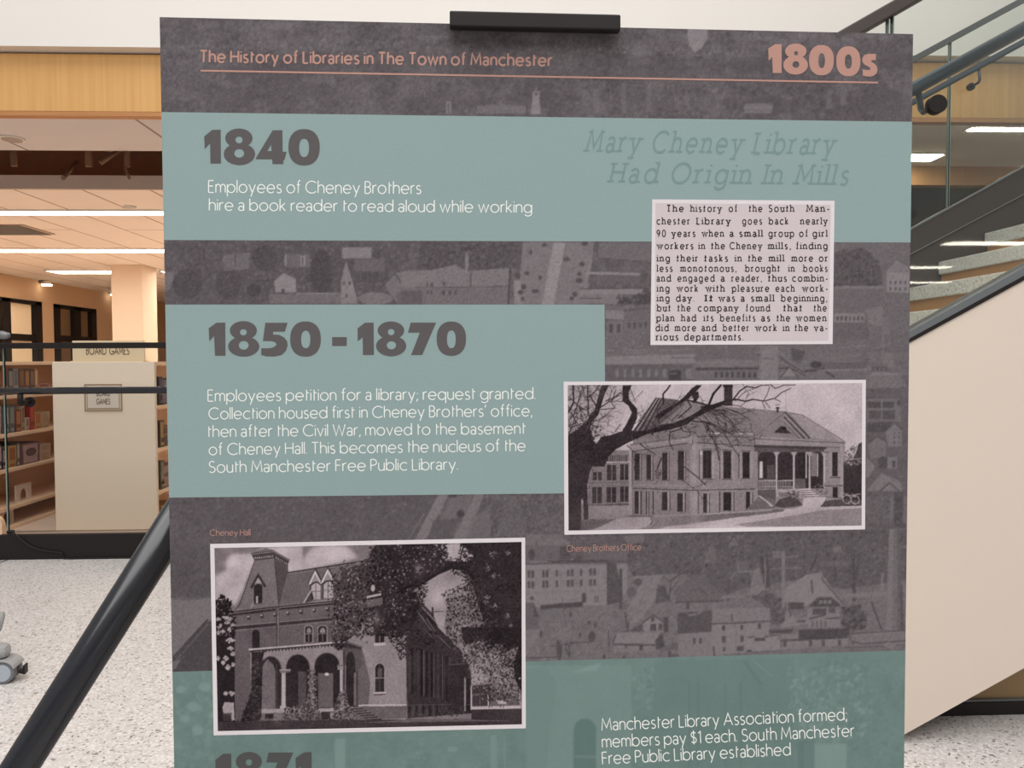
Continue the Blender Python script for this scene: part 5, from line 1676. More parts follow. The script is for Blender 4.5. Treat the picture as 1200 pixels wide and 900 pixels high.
# lawn
Hh.frame(0, 0, 1)
Hh.poly([(250, 845), (476, 843), (614, 842), (614, 860), (250, 862)], 62, 1, 8)
Hh.poly([(476, 843.5), (612, 841.5), (612, 844.5), (420, 847)], 104, 1, 6)
Hh.leaves([(256, 846), (612, 845), (612, 850), (256, 857)], 160, .5, 1.3, (50, 74, 84), .7)
Hh.leaves([(274, 840), (420, 838), (420, 848), (274, 848)], 140, .5, 1.4, (36, 54, 96), .8)
# trees at left
Hh.frame(*E_)
Hh.leaves([(75, 480), (125, 430), (185, 480), (190, 540), (215, 600), (212, 720), (75, 720)], 320, 1, 2.6, (30, 36, 44), 1)
Hh.frame(*G_)
Hh.poly([(78, 0), (212, 0), (212, 600), (92, 605)], 40, 1, 5)
for x, y, rx, ry in ((180, 35, 30, 22), (150, 160, 16, 14), (185, 90, 22, 12), (95, 160, 12, 14), (165, 222, 18, 16), (130, 190, 10, 12), (200, 130, 10, 14), (190, 405, 18, 14), (150, 405, 14, 10), (200, 205, 8, 12)):
    Hh.leaves([(x - rx, y), (x, y - ry), (x + rx, y), (x, y + ry)], 26, .9, 2, (170, 190, 150), .9)
Hh.frame(*E_)
for x, y in ((180, 600), (160, 630), (195, 645), (175, 680), (100, 605), (110, 650), (130, 690), (95, 700), (150, 590)):
    Hh.leaves([(x - 18, y), (x, y - 14), (x + 18, y), (x, y + 14)], 16, .9, 1.8, (160, 180, 140), .9)
Hh.frame(*G_)
Hh.poly([(125, 500), (140, 465), (200, 470), (205, 590), (190, 600), (185, 560), (130, 550)], 170, 1, 12).poly([(125, 545), (190, 540), (185, 600), (130, 600)], 70, .8).line([(200, 470), (205, 590)], 1, 206)
# foliage masses at right
DK = (26, 30, 36, 42, 50, 62)
Hh.frame(*F_)
Hh.poly([(60, 80), (1095, 55), (1095, 800), (880, 800), (800, 560), (740, 350), (720, 300), (600, 250), (480, 300), (330, 370), (380, 500), (330, 640), (240, 730), (60, 720), (0, 450), (0, 200)], 42, .92, 6)
Hh.leaves([(20, 130), (140, 80), (480, 80), (560, 230), (460, 290), (330, 360), (360, 470), (300, 620), (180, 720), (90, 720), (60, 560), (100, 470), (20, 320)], 900, .6, 1.7, DK + (90, 120, 150), .9)
Hh.poly([(470, 80), (655, 70), (750, 150), (740, 190), (700, 200), (540, 190), (520, 130)], 182, 1, 6)
Hh.leaves([(470, 80), (560, 75), (570, 190), (520, 190)], 90, .7, 1.8, DK, .9)
Hh.leaves([(660, 75), (760, 150), (740, 210), (600, 215), (650, 130)], 100, .6, 1.6, DK, .9)
Hh.poly([(340, 370), (480, 300), (600, 252), (660, 262), (720, 300), (742, 340), (640, 380), (560, 390), (520, 440), (560, 520), (540, 640), (560, 720), (500, 660), (460, 560), (400, 500)], 158, 1, 6)
Hh.soft(500, 450, 80, 70, 200, .8).soft(620, 400, 70, 34, 190, .7).soft(600, 300, 80, 30, 132, .6).poly([(460, 560), (550, 590), (545, 660), (500, 640)], 168)
Hh.line([(340, 380), (470, 300), (560, 245), (640, 235), (720, 270), (760, 330)], 3, 40, 1, 3.4).line([(230, 400), (340, 360)], 3.4, 38).line([(460, 520), (466, 580)], 2, 50).line([(420, 552), (540, 548)], 1, 90).line([(315, 180), (312, 320)], 2, 48).line([(680, 90), (660, 150)], 1.6, 40)
Hh.leaves([(340, 370), (430, 320), (430, 440), (380, 480)], 110, .6, 1.5, DK + (120,), .9)
Hh.leaves([(520, 430), (600, 390), (720, 330), (760, 400), (780, 560), (820, 720), (560, 720), (560, 520)], 520, .6, 1.7, DK + (100, 140, 90, 160), .9)
Hh.soft(360, 255, 34, 38, 160, .8)
Hh.leaves([(320, 220), (400, 220), (400, 300), (320, 300)], 30, .6, 1.4, DK, .9)
for x, y, rx, ry in ((850, 240, 30, 40), (890, 150, 40, 40), (835, 485, 20, 16), (990, 580, 22, 20), (900, 300, 40, 20), (1010, 650, 16, 16), (850, 450, 20, 12), (990, 140, 30, 14), (900, 520, 20, 30)):
    Hh.leaves([(x - rx, y), (x, y - ry), (x + rx, y), (x, y + ry)], 28, .5, 1.3, (110, 140, 90, 160), .8)
Hh.leaves([(640, 60), (1090, 58), (1090, 800), (880, 800), (780, 520)], 700, .6, 1.6, DK + (74,), .7)
Hh.leaves([(610, 620), (700, 600), (760, 640), (740, 700), (600, 710)], 130, .6, 1.6, (150, 170, 60, 120), .9)
# foliage in front of the facade
Hh.frame(*F_)
DK2 = (30, 36, 42, 50, 60, 70, 84)
Hh.edge([(880, 560), (880, 800)], 160, 9, .6, 1.8, DK2)
Hh.edge([(740, 350), (760, 450), (800, 560), (840, 700)], 260, 7, .6, 1.8, DK2)
Hh.edge([(560, 700), (700, 760), (860, 800)], 200, 6, .6, 1.8, DK2 + (110, 150))
Hh.edge([(600, 250), (680, 280), (740, 350)], 130, 3, .6, 1.6, DK2)
Hh.edge([(480, 80), (560, 190), (640, 215), (740, 200)], 160, 3, .6, 1.6, DK2)
Hh.edge([(330, 370), (380, 500), (330, 640)], 160, 4, .6, 1.6, DK2)
Hh.frame(*E_)
Hh.poly([(985, 260), (1120, 210), (1200, 120), (1200, 560), (1110, 640), (1060, 520), (960, 470), (930, 400), (960, 300)], 62, .8, 8)
Hh.poly([(930, 470), (1060, 500), (1100, 640), (1060, 720), (960, 710), (920, 590)], 66, .7, 8)
Hh.edge([(960, 240), (920, 370), (940, 470), (910, 560), (930, 720)], 260, 5, .6, 1.7, DK2)
Hh.edge([(1060, 520), (1100, 640), (1080, 720)], 160, 5, .6, 1.7, DK2 + (120,))
Hh.leaves([(980, 230), (1120, 190), (1200, 110), (1200, 200), (1200, 720), (920, 720), (900, 560), (930, 450), (900, 370), (960, 290)], 900, .6, 1.7, DK + (84, 110, 150), .95)
Hh.leaves([(1150, 110), (1200, 70), (1260, 80), (1260, 400), (1200, 400)], 260, .6, 1.7, DK + (100,), .9)
Hh.ell(1182, 385, 14, 24, 196, .9).poly([(1140, 440), (1240, 420), (1240, 436), (1140, 456)], 180).poly([(1140, 470), (1250, 450), (1250, 500), (1140, 520)], 140, .6, 8)
Hh.soft(1195, 600, 40, 70, 146, .6)
Hh.leaves([(1140, 540), (1200, 520), (1200, 720), (1120, 720)], 150, .6, 1.5, DK + (120, 150), .9)
Hh.frame(*G_)
Hh.leaves([(890, 0), (1040, 0), (1000, 40), (985, 100), (940, 110), (900, 70)], 200, .6, 1.6, DK + (100,), .9)
Hh.frame(*I_)
Hh.leaves([(140, -20), (280, -20), (275, 140), (235, 180), (215, 100), (150, 30)], 240, .6, 1.7, DK + (110,), .95)
Hh.leaves([(260, -60), (500, -40), (470, 60), (380, 90), (290, 150)], 220, .6, 1.6, DK, .9)
Hh.poly([(660, 80), (800, 50), (960, 140), (1010, 250), (1000, 400), (860, 420), (740, 340), (720, 200), (680, 160)], 132, 1, 14)
Hh.leaves([(660, 60), (800, 40), (960, 130), (1030, 240), (1010, 420), (860, 430), (740, 350), (715, 200), (680, 160)], 620, .6, 1.8, (44, 60, 100, 140, 160, 176), .9)
Hh.poly([(730, 190), (830, 200), (820, 330), (735, 340)], 166, .8, 8).leaves([(730, 190), (840, 200), (830, 330), (735, 300)], 60, .6, 1.6, (50, 70, 140), .9)
Hh.poly([(740, 350), (870, 340), (870, 490), (740, 495)], 66, 1, 8).line([(850, 410), (855, 490)], 1.6, 180).line([(795, 430), (795, 485)], 1.4, 96).poly([(740, 410), (860, 395), (860, 410), (740, 425)], 100)
Hh.rect(870, 400, 1080, 490, 96, .8, 10).poly([(920, 455), (980, 455), (980, 480), (920, 480)], 190).line([(1072, 380), (1076, 480)], 1.8, 196)
Hh.leaves([(860, 330), (1080, 350), (1080, 480), (980, 450), (870, 460)], 260, .6, 1.5, (40, 60, 110, 150), .9)
Hh.poly([(735, 500), (1082, 490), (1082, 510), (735, 518)], 192).poly([(735, 518), (1090, 512), (1092, 600), (735, 590)], 62, 1, 8)
Hh.poly([(1030, 180), (1095, 0), (1095, 520), (1085, 400), (1040, 300)], 40).poly([(660, -60), (1095, -60), (1095, 60), (960, 120), (800, 30), (690, 70)], 40, .9, 6)
Hh.leaves([(660, -60), (1095, -60), (1095, 380), (1030, 240), (960, 130), (800, 40), (680, 70)], 420, .6, 1.5, DK + (60, 80), .7)
Hh.frame(*I_)
Hh.edge([(680, 160), (800, 60), (960, 140), (1030, 260)], 320, 6, .6, 1.8, DK2 + (110, 140))
Hh.edge([(1010, 250), (1000, 400), (880, 430), (740, 340)], 240, 6, .6, 1.8, DK2 + (90, 130, 160))
Hh.leaves([(680, 60), (960, 60), (1020, 200), (1000, 300), (860, 300), (720, 200)], 420, .5, 1.6, DK2 + (100, 150, 170), .9)
Hh.frame(0, 0, 1)
Hh.tex(10, (10, 30))
Hh.a = np.where(Hh.a > 40, 40 + (Hh.a - 40) * .93, Hh.a)
Hh.a += Hh.rng.normal(0, 7, Hh.a.shape)
Hh.tex(13, (.8, 1.6))
Hh.blur(1)


def duo(pt, gain=1.0):
    def f(px, py):
        v = pt.sample(px, py)
        t = np.clip((v - 40) / 160, -.2, 1.25)
        return (38 + t * 156) * gain, (31 + t * 150) * gain, (34 + t * 152) * gain
    return f


M_photo = print_mat('photo_halftone', .10, 1300)
M_border = ink('photo_paper', (216, 209, 212))
for name, outer, inner, pt, lab in (('photograph', [(660.5, 447.3), (1014.6, 445), (1013.7, 620.3), (661.4, 626.6)], [(665.3, 451.3), (1010.3, 449), (1009.6, 615.8), (666.2, 621.8)], O, 'old photograph of a low brick office behind a bare tree'),
                                    ('photograph', [(246.3, 637.4), (615.4, 630), (616.2, 853.4), (250.4, 861.7)], [(251.3, 642.2), (611.2, 635), (611.6, 848.7), (255.3, 856.7)], Hh, 'old photograph of a towered brick hall among trees')):
    b = flat_quad(name, outer, .00012, M_border, panel)
    b['label'] = lab
    print_grid('picture', 0, 0, 0, 0, .8, duo(pt), .00016, M_photo, b, inner)
clip = flat_quad('newspaper_clipping', [(764.3, 233.6), (977.9, 235.3), (975.6, 403.2), (762.2, 404.3)], .00012, M_border, panel)
paper = flat_quad('newsprint', [(768, 238), (973.6, 240), (970.8, 399.4), (767.2, 400)], .00016, ink('newsprint', (200, 189, 191)), clip)
# ------------------------------------------------------------------ lettering: a small stroke alphabet drawn as meshes
XH = .69


def arc(cx, cy, rx, ry, a0, a1, n=14):
    return [(cx + rx * math.cos(math.radians(a0 + (a1 - a0) * k / n)), cy + ry * math.sin(math.radians(a0 + (a1 - a0) * k / n))) for k in range(n + 1)]


r = XH / 2
GL = {
    'a': (.44, [arc(.21, XH - .21, .21, .21, 155, 0) + [(.42, 0)], arc(.205, .19, .205, .19, 0, 360, 20)]),
    'b': (.64, [[(0, 1.05), (0, 0)], arc(.32, r, .32, r, 0, 360, 24)]),
    'c': (.56, [arc(r, r, r, r, 48, 312, 20)]),
    'd': (.64, [[(.64, 1.05), (.64, 0)], arc(.32, r, .32, r, 0, 360, 24)]),
    'e': (.64, [arc(.32, r, .32, r, 0, 318, 24), [(0.02, r), (.64, r)]]),
    'f': (.30, [arc(.28, .84, .15, .21, 75, 180, 8) + [(.13, 0)], [(0, XH), (.28, XH)]]),
    'g': (.62, [arc(.31, r, .31, r, 0, 360, 24), [(.62, XH), (.62, -.04)] + arc(.32, -.04, .30, .26, 0, -150, 10)]),
    'h': (.50, [[(0, 1.05), (0, 0)], arc(.25, .42, .25, XH - .42, 180, 0, 12) + [(.5, 0)]]),
    'i': (.0, [[(0, XH), (0, 0)], [(0, .87), (0, .96)]]),
    'k': (.44, [[(0, 1.05), (0, 0)], [(.40, XH), (.02, .30)], [(.12, .38), (.44, 0)]]),
    'l': (.0, [[(0, 1.05), (0, 0)]]),
    'm': (.80, [[(0, XH), (0, 0)], arc(.2, .44, .2, XH - .44, 180, 0, 10) + [(.4, 0)], arc(.6, .44, .2, XH - .44, 180, 0, 10) + [(.8, 0)]]),
    'n': (.48, [[(0, XH), (0, 0)], arc(.24, .42, .24, XH - .42, 180, 0, 12) + [(.48, 0)]]),
    'o': (.66, [arc(.33, r, .33, r, 0, 360, 26)]),
    'p': (.64, [[(0, XH), (0, -.32)], arc(.32, r, .32, r, 0, 360, 24)]),
    'q': (.64, [[(.64, XH), (.64, -.32)], arc(.32, r, .32, r, 0, 360, 24)]),
    'r': (.27, [[(0, XH), (0, 0)], arc(.24, .40, .24, XH - .40, 180, 75, 8)]),
    's': (.38, [arc(.20, XH - .165, .165, .165, 35, 270, 12)[:-1] + arc(.19, .175, .19, .175, 90, -145, 12)]),
    't': (.28, [[(.10, .95), (.10, 0)], [(.10, XH), (.30, XH)]]),
    'u': (.48, [[(0, XH), (0, .25)] + arc(.24, .25, .24, .25, 180, 360, 12), [(.48, XH), (.48, 0)]]),
    'v': (.52, [[(0, XH), (.26, 0), (.52, XH)]]),
    'w': (.84, [[(0, XH), (.22, 0), (.42, XH), (.62, 0), (.84, XH)]]),
    'y': (.54, [[(0, XH), (.28, .02)], [(.54, XH), (.16, -.32)]]),
    'A': (.78, [[(0, 0), (.39, 1), (.78, 0)], [(.14, .34), (.64, .34)]]),
    'B': (.48, [[(0, 0), (0, 1)], [(0, 1), (.22, 1)] + arc(.22, .77, .22, .23, 90, -90, 10) + [(0, .54)], [(.22, .54)] + arc(.22, .27, .26, .27, 90, -90, 10) + [(0, 0)]]),
    'C': (.86, [arc(.5, .5, .5, .5, 45, 315, 24)]),
    'D': (.72, [[(0, 0), (0, 1)], [(0, 1), (.24, 1)] + arc(.24, .5, .48, .5, 90, -90, 16) + [(0, 0)]]),
    'E': (.44, [[(0, 0), (0, 1)], [(0, 1), (.42, 1)], [(0, .54), (.38, .54)], [(0, 0), (.44, 0)]]),
    'F': (.42, [[(0, 0), (0, 1)], [(0, 1), (.42, 1)], [(0, .52), (.38, .52)]]),
    'G': (.92, [arc(.5, .5, .5, .5, 45, 340, 24), [(.52, .42), (.98, .42), (.97, .30)]]),
    'H': (.66, [[(0, 0), (0, 1)], [(.66, 0), (.66, 1)], [(0, .52), (.66, .52)]]),
    'I': (.0, [[(0, 0), (0, 1)]]),
    'L': (.42, [[(0, 1), (0, 0)], [(0, 0), (.42, 0)]]),
    'M': (.88, [[(0, 0), (.1, 1), (.44, .22), (.78, 1), (.88, 0)]]),
    'O': (1.0, [arc(.5, .5, .5, .5, 0, 360, 30)]),
    'P': (.48, [[(0, 0), (0, 1)], [(0, 1), (.22, 1)] + arc(.22, .74, .26, .26, 90, -90, 12) + [(0, .48)]]),
    'R': (.54, [[(0, 0), (0, 1)], [(0, 1), (.22, 1)] + arc(.22, .75, .25, .25, 90, -90, 12) + [(0, .5)], [(.2, .5), (.54, 0)]]),
    'S': (.52, [arc(.27, .755, .23, .245, 35, 270, 14)[:-1] + arc(.26, .255, .26, .255, 90, -145, 14)]),
    'T': (.58, [[(0, 1), (.58, 1)], [(.29, 1), (.29, 0)]]),
    'W': (1.05, [[(0, 1), (.27, 0), (.52, .92), (.78, 0), (1.05, 1)]]),
    '9': (.5, [arc(.25, .70, .25, .28, 0, 360, 20), [(.5, .72), (.44, .32), (.2, 0)]]),
    '0': (.56, [arc(.28, .5, .28, .5, 0, 360, 24)]),
    '1': (.2, [[(0, .84), (.2, .98), (.2, 0)]]),
    '$': (.50, [arc(.25, .72, .22, .21, 35, 270, 12)[:-1] + arc(.25, .28, .24, .23, 90, -145, 12), [(.25, 1.08), (.25, -.08)]]),
    '.': (.0, [[(0, 0), (0, .08)]]),
    ',': (.06, [[(.05, .09), (0, -.16)]]),
    ';': (.06, [[(.05, .09), (0, -.16)], [(.05, .52), (.05, .60)]]),
    "'": (.06, [[(.06, 1.05), (.0, .80)]]),
    '-': (.30, [[(0, .34), (.30, .34)]]),
}
CACHE = {}


def stroke_quads(pts, w):
    out = []
    h = w / 2
    n = len(pts)
    closed = n > 3 and math.hypot(pts[0][0] - pts[-1][0], pts[0][1] - pts[-1][1]) < 1e-4
    P_ = []
    for p in (pts[:-1] if closed else pts):
        p = np.array(p, float)
        if not P_ or np.linalg.norm(p - P_[-1]) > 1e-4:
            P_.append(p)
    n = len(P_)
    L, R_ = [], []
    for i in range(n):
        if closed or 0 < i < n - 1:
            a, b = P_[i] - P_[i - 1], P_[(i + 1) % n] - P_[i]
        elif i == 0:
            a = b = P_[1] - P_[0]
        else:
            a = b = P_[-1] - P_[-2]
        a, b = a / np.linalg.norm(a), b / np.linalg.norm(b)
        na, nb = np.array((-a[1], a[0])), np.array((-b[1], b[0]))
        m = na + nb
        m = m / max(np.linalg.norm(m), 1e-6)
        k = min(1 / max(np.dot(m, nb), .1), 2.2)
        L.append(P_[i] + m * h * k)
        R_.append(P_[i] - m * h * k)
    for i in range(n if closed else n - 1):
        j = (i + 1) % n
        out.append([R_[i], R_[j], L[j], L[i]])
    return out


def glyph(ch, w, slab):
    key = (ch, w, slab)
    if key in CACHE:
        return CACHE[key]
    adv, strokes = GL[ch]
    polys = []
    for s_ in strokes:
        polys += stroke_quads(s_, w)
        if slab and ch == 't':
            polys.append([np.array(q) for q in ((-.08, XH - w * .8), (.3, XH - w * .8), (.3, XH), (-.08, XH))])
        if slab:
            for e, f in ((s_[0], s_[1]), (s_[-1], s_[-2])):
                if abs(e[0] - f[0]) < .55 * abs(e[1] - f[1]) and min(abs(e[1] - v) for v in (0, XH, 1, 1.05, -.32)) < .02 and ch not in "1,;.'$M" or (ch == 'M' and e[1] == 0):
                    up = e[1] > .3
                    l_, r_3 = .2, .2
                    if up and e[1] < 1.06 and ch not in 'vwyAIHVWu' and not ch.isupper():
                        r_3 = w / 2
                    if ch.isupper():
                        l_ = r_3 = .2
                    t = w * .8
                    y0_ = e[1] - t if up else e[1]
                    polys.append([np.array(q) for q in ((e[0] - l_, y0_), (e[0] + r_3, y0_), (e[0] + r_3, y0_ + t), (e[0] - l_, y0_ + t))])
            if ch == 'M':
                polys.append([np.array(q) for q in ((-.08, 1 - w * .8), (.2, 1 - w * .8), (.2, 1), (-.08, 1))])
                polys.append([np.array(q) for q in ((.68, 1 - w * .8), (.96, 1 - w * .8), (.96, 1), (.68, 1))])
    vs, fs = [], []
    for p in polys:
        area = sum(p[i][0] * p[(i + 1) % 4][1] - p[(i + 1) % 4][0] * p[i][1] for i in range(4))
        if abs(area) < 1e-9:
            continue
        if area < 0:
            p = p[::-1]
        fs.append(list(range(len(vs), len(vs) + 4)))
        vs += [Vector((float(q[0]), float(q[1]))) for q in p]
    res = delaunay_2d_cdt(vs, [], fs, 0, 1e-5)
    out = (np.array([tuple(v) for v in res[0]]), [tuple(f) for f, src in zip(res[2], res[5]) if src], adv)
    CACHE[key] = out
    return out


def word_layout(text, w, slab, gap, space):
    x = 0.0
    V, F = [], []
    n = 0
    first = True
    for ch in text:
        if ch == ' ':
            x += space
            continue
        v, f, adv = glyph(ch, w, slab)
        if not first:
            x += gap
        first = False
        V.append(v + np.array((x, 0)))
        F += [tuple(i + n for i in q) for q in f]
        n += len(v)
        x += adv
    return np.concatenate(V), F, x


def text_mesh(name, items, layer, m, parent, mapper=None):
    """items: (text, x0, y0, x1, y1, cap, weight, slab, shear): ink from (x0,y0) to (x1,y1) along the baseline, pixels of the photograph"""
    AV, AF = [], []
    n = 0
    for text, x0, y0, x1, y1, cap, w, slab, shear in items:
        gap = .30 + w if slab else .115 + w * .75
        V, F, wid = word_layout(text, w, slab, gap, .30 + (.20 if slab else 0))
        lo, hi = V[:, 0].min(), V[:, 0].max()
        V = V.copy()
        V[:, 0] = (V[:, 0] - lo) / (hi - lo)
        d = np.array((x1 - x0, y1 - y0))
        L = np.linalg.norm(d)
        u = d / L
        up = np.array((u[1], -u[0]))
        p = np.array((x0, y0)) + V[:, :1] * d + V[:, 1:] * cap * up + V[:, 1:] * cap * shear * u
        AV.append(p)
        AF += [tuple(i + n for i in q) for q in F]
        n += len(p)
    p = np.concatenate(AV)
    if mapper is None:
        X, Z = P(p[:, 0], p[:, 1])
        verts = [(float(a), -layer, float(b)) for a, b in zip(X, Z)]
    else:
        verts = [mapper(a, b) for a, b in p]
    me = bpy.data.meshes.new(name)
    me.from_pydata(verts, [], AF)
    me.materials.append(m)
    me.update()
    o = bpy.data.objects.new(name, me)
    C.objects.link(o)
    o.parent = parent
    return o


def shape_mesh(name, shapes, layer, m, parent):
    """shapes: (outers, holes) in pixels; filled where inside an outer and no hole"""
    def inside(p, poly):
        c = False
        for i in range(len(poly)):
            a, b = poly[i], poly[(i + 1) % len(poly)]
            if (a[1] > p[1]) != (b[1] > p[1]) and p[0] < (b[0] - a[0]) * (p[1] - a[1]) / (b[1] - a[1]) + a[0]:
                c = not c
        return c
    V, F = [], []
    for outs, holes in shapes:
        vs, fs = [], []
        for poly in list(outs) + list(holes):
            fs.append(list(range(len(vs), len(vs) + len(poly))))
            vs += [Vector((float(a), float(b))) for a, b in poly]
        ed = [(f[i], f[(i + 1) % len(f)]) for f in fs for i in range(len(f))]
        rv, _, rf = delaunay_2d_cdt(vs, ed, [], 0, 1e-5)[:3]
        n = len(V)
        V += [(v.x, v.y) for v in rv]
        for f in rf:
            c = sum((rv[i] for i in f), Vector((0, 0))) / len(f)
            if any(inside(c, o) for o in outs) and not any(inside(c, h) for h in holes):
                F.append(tuple(n + i for i in f))
    a = np.array(V)
    X, Z = P(a[:, 0], a[:, 1])
    me = bpy.data.meshes.new(name)
    me.from_pydata([(float(x), -layer, float(z)) for x, z in zip(X, Z)], [], F)
    me.materials.append(m)
    me.update()
    o = bpy.data.objects.new(name, me)
    C.objects.link(o)
    o.parent = parent
    return o


def el(cx, cy, rx, ry, n=40, e=2.0):
    out = []
    for k in range(n):
        t = 2 * math.pi * k / n
        c, s_ = math.cos(t), math.sin(t)
        out.append((cx + rx * math.copysign(abs(c) ** (2 / e), c), cy + ry * math.copysign(abs(s_) ** (2 / e), s_)))
    return out


def shp(ox, oy, k, items):
    f = lambda poly: [(ox + a / k, oy + b / k) for a, b in poly]
    return [([f(o) for o in outs], [f(h) for h in holes]) for outs, holes in items]


M_salmon = ink('salmon_ink', (178, 138, 126))
M_grey_ink = ink('grey_ink', (92, 88, 89))
M_white_ink = ink('white_ink', (232, 234, 230))
M_ghost = ink('ghost_ink', (119, 143, 140))
M_news = ink('news_ink', (44, 35, 37))
LT = .0002

text_mesh('heading', [('The History of Libraries in The Town of Manchester', 235, 72.8, 646.8, 77.3, 13.4, .165, False, 0)], LT, M_salmon, panel)
flat_quad('heading_rule', [(235, 81.8), (1028.5, 95.9), (1028.5, 97.9), (235, 83.9)], LT, M_salmon, panel)
shape_mesh('century_numeral', shp(890, 45, 8, [
    ([[(207, 55), (207, 325), (125, 325), (118, 175), (85, 210), (82, 95), (145, 55)]], []),
    ([el(340, 120, 100, 71), el(338, 250, 115, 90)], [el(342, 140, 19, 20), el(340, 246, 32, 31)]),
    ([el(580, 205, 116, 142, e=2.3)], [el(582, 210, 31, 70, e=2.3)]),
    ([el(832, 215, 113, 141, e=2.3)], [el(832, 218, 33, 67, e=2.3)]),
    ([[(1090, 146), (1090, 206), (1062, 204), (1045, 210), (1050, 222), (1078, 238), (1098, 262), (1106, 295), (1096, 330), (1068, 352), (1028, 360), (968, 350), (966, 290), (1006, 298), (1030, 298), (1040, 286), (1028, 270), (985, 248), (964, 222), (962, 188), (978, 160), (1012, 146)]], [])]), LT, M_salmon, panel)
shape_mesh('year_numeral', shp(230, 140, 7.5, [
    ([[(215, 90), (218, 388), (125, 388), (122, 210), (75, 262), (70, 150), (140, 92)]], []),
    ([el(375, 165, 120, 85), el(380, 305, 138, 97)], [el(376, 180, 31, 30), el(378, 298, 43, 38)]),
    ([[(672, 95), (757, 95), (760, 285), (795, 285), (775, 358), (765, 358), (765, 393), (670, 393), (668, 350), (525, 350), (527, 335)]], [[(658, 222), (625, 278), (662, 278)]]),
    ([el(948, 245, 138, 160, e=2.3)], [el(948, 250, 43, 81, e=2.3)])]), LT, M_grey_ink, panel)
shape_mesh('year_numeral', shp(235, 370, 7.5, [
    ([[(218, 60), (220, 352), (127, 352), (120, 180), (78, 225), (72, 110), (140, 62)]], []),
    ([el(377, 130, 119, 83), el(380, 270, 137, 90)], [el(377, 145, 30, 27), el(380, 260, 43, 38)]),
    ([[(570, 62), (765, 62), (742, 140), (640, 140), (638, 165), (690, 168), (735, 190), (762, 225), (766, 262), (752, 308), (712, 345), (650, 358), (580, 357), (533, 345), (535, 285), (580, 287), (630, 282), (660, 265), (668, 250), (655, 232), (620, 223), (548, 222)]], []),
    ([el(923, 205, 135, 155, e=2.3)], [el(925, 208, 40, 77, e=2.3)])]) + shp(385, 370, 7.059, [
        ([[(30, 177), (152, 177), (150, 250), (30, 250)]], []),
        ([[(373, 57), (376, 325), (285, 325), (282, 178), (242, 212), (240, 105), (300, 58)]], []),
        ([el(516, 122, 110, 75), el(518, 250, 125, 86)], [el(518, 135, 27, 26), el(520, 244, 38, 34)]),
        ([[(680, 57), (890, 57), (775, 325), (683, 325), (755, 140), (657, 140)]], []),
        ([el(1016, 190, 122, 142, e=2.3)], [el(1016, 195, 36, 74, e=2.3)])]), LT, M_grey_ink, panel)
shape_mesh('year_numeral', shp(240, 860, 7.5, [
    ([[(232, 172), (238, 470), (145, 472), (140, 300), (98, 344), (92, 230), (160, 175)]], []),
    ([el(388, 243, 115, 85), el(395, 380, 137, 95)], [el(388, 250, 28, 28), el(393, 372, 43, 38)]),
    ([[(560, 163), (778, 163), (650, 460), (555, 460), (640, 250), (540, 250)]], []),
    ([[(938, 158), (942, 455), (848, 457), (842, 282), (802, 325), (797, 212), (870, 162)]], [])]), LT, ink('dark_slate_ink', (80, 80, 80)), panel)

W = .088
text_mesh('paragraph', [('Employees of Cheney Brothers', 243.9, 225.6, 493.7, 227.2, 14, W, False, 0),
                        ('hire a book reader to read aloud while working', 244.7, 246.6, 623.6, 249.2, 13.4, W, False, 0)], LT, M_white_ink, panel)
text_mesh('paragraph', [('Employees petition for a library; request granted.', 243.3, 470.2, 627.6, 467.4, 13.2, W, False, 0),
                        ("Collection housed first in Cheney Brothers' office,", 244.4, 491.2, 623.8, 487.6, 13.2, W, False, 0),
                        ('then after the Civil War, moved to the basement', 244.4, 512.1, 616, 508.2, 13.2, W, False, 0),
                        ('of Cheney Hall. This becomes the nucleus of the', 244.7, 533.1, 616, 528.4, 13.2, W, False, 0),
                        ('South Manchester Free Public Library.', 245, 553.8, 536.8, 550.3, 13.2, W, False, 0)], LT, M_white_ink, panel)
text_mesh('paragraph', [('Manchester Library Association formed;', 704.8, 856, 992.6, 843.6, 14, W, False, 0),
                        ('members pay $1 each. South Manchester', 705.4, 875.8, 1001.2, 862.6, 14, W, False, 0),
                        ('Free Public Library established', 705.6, 895.4, 926.8, 884.6, 14, W, False, 0)], LT, M_white_ink, panel)
text_mesh('quotation', [('Mary Cheney Library', 683, 177.8, 978, 180.8, 24.5, .125, True, .22),
                        ('Had Origin In Mills', 711, 213.6, 993, 216.6, 23, .125, True, .22)], LT, M_ghost, panel)
text_mesh('caption', [('Cheney Hall', 246, 627.7, 293.6, 627.2, 6.9, .10, False, 0)], LT, M_salmon, panel)
text_mesh('caption', [('Cheney Brothers Office', 664, 646.5, 751.4, 644.6, 7.4, .10, False, 0)], LT, M_salmon, panel)

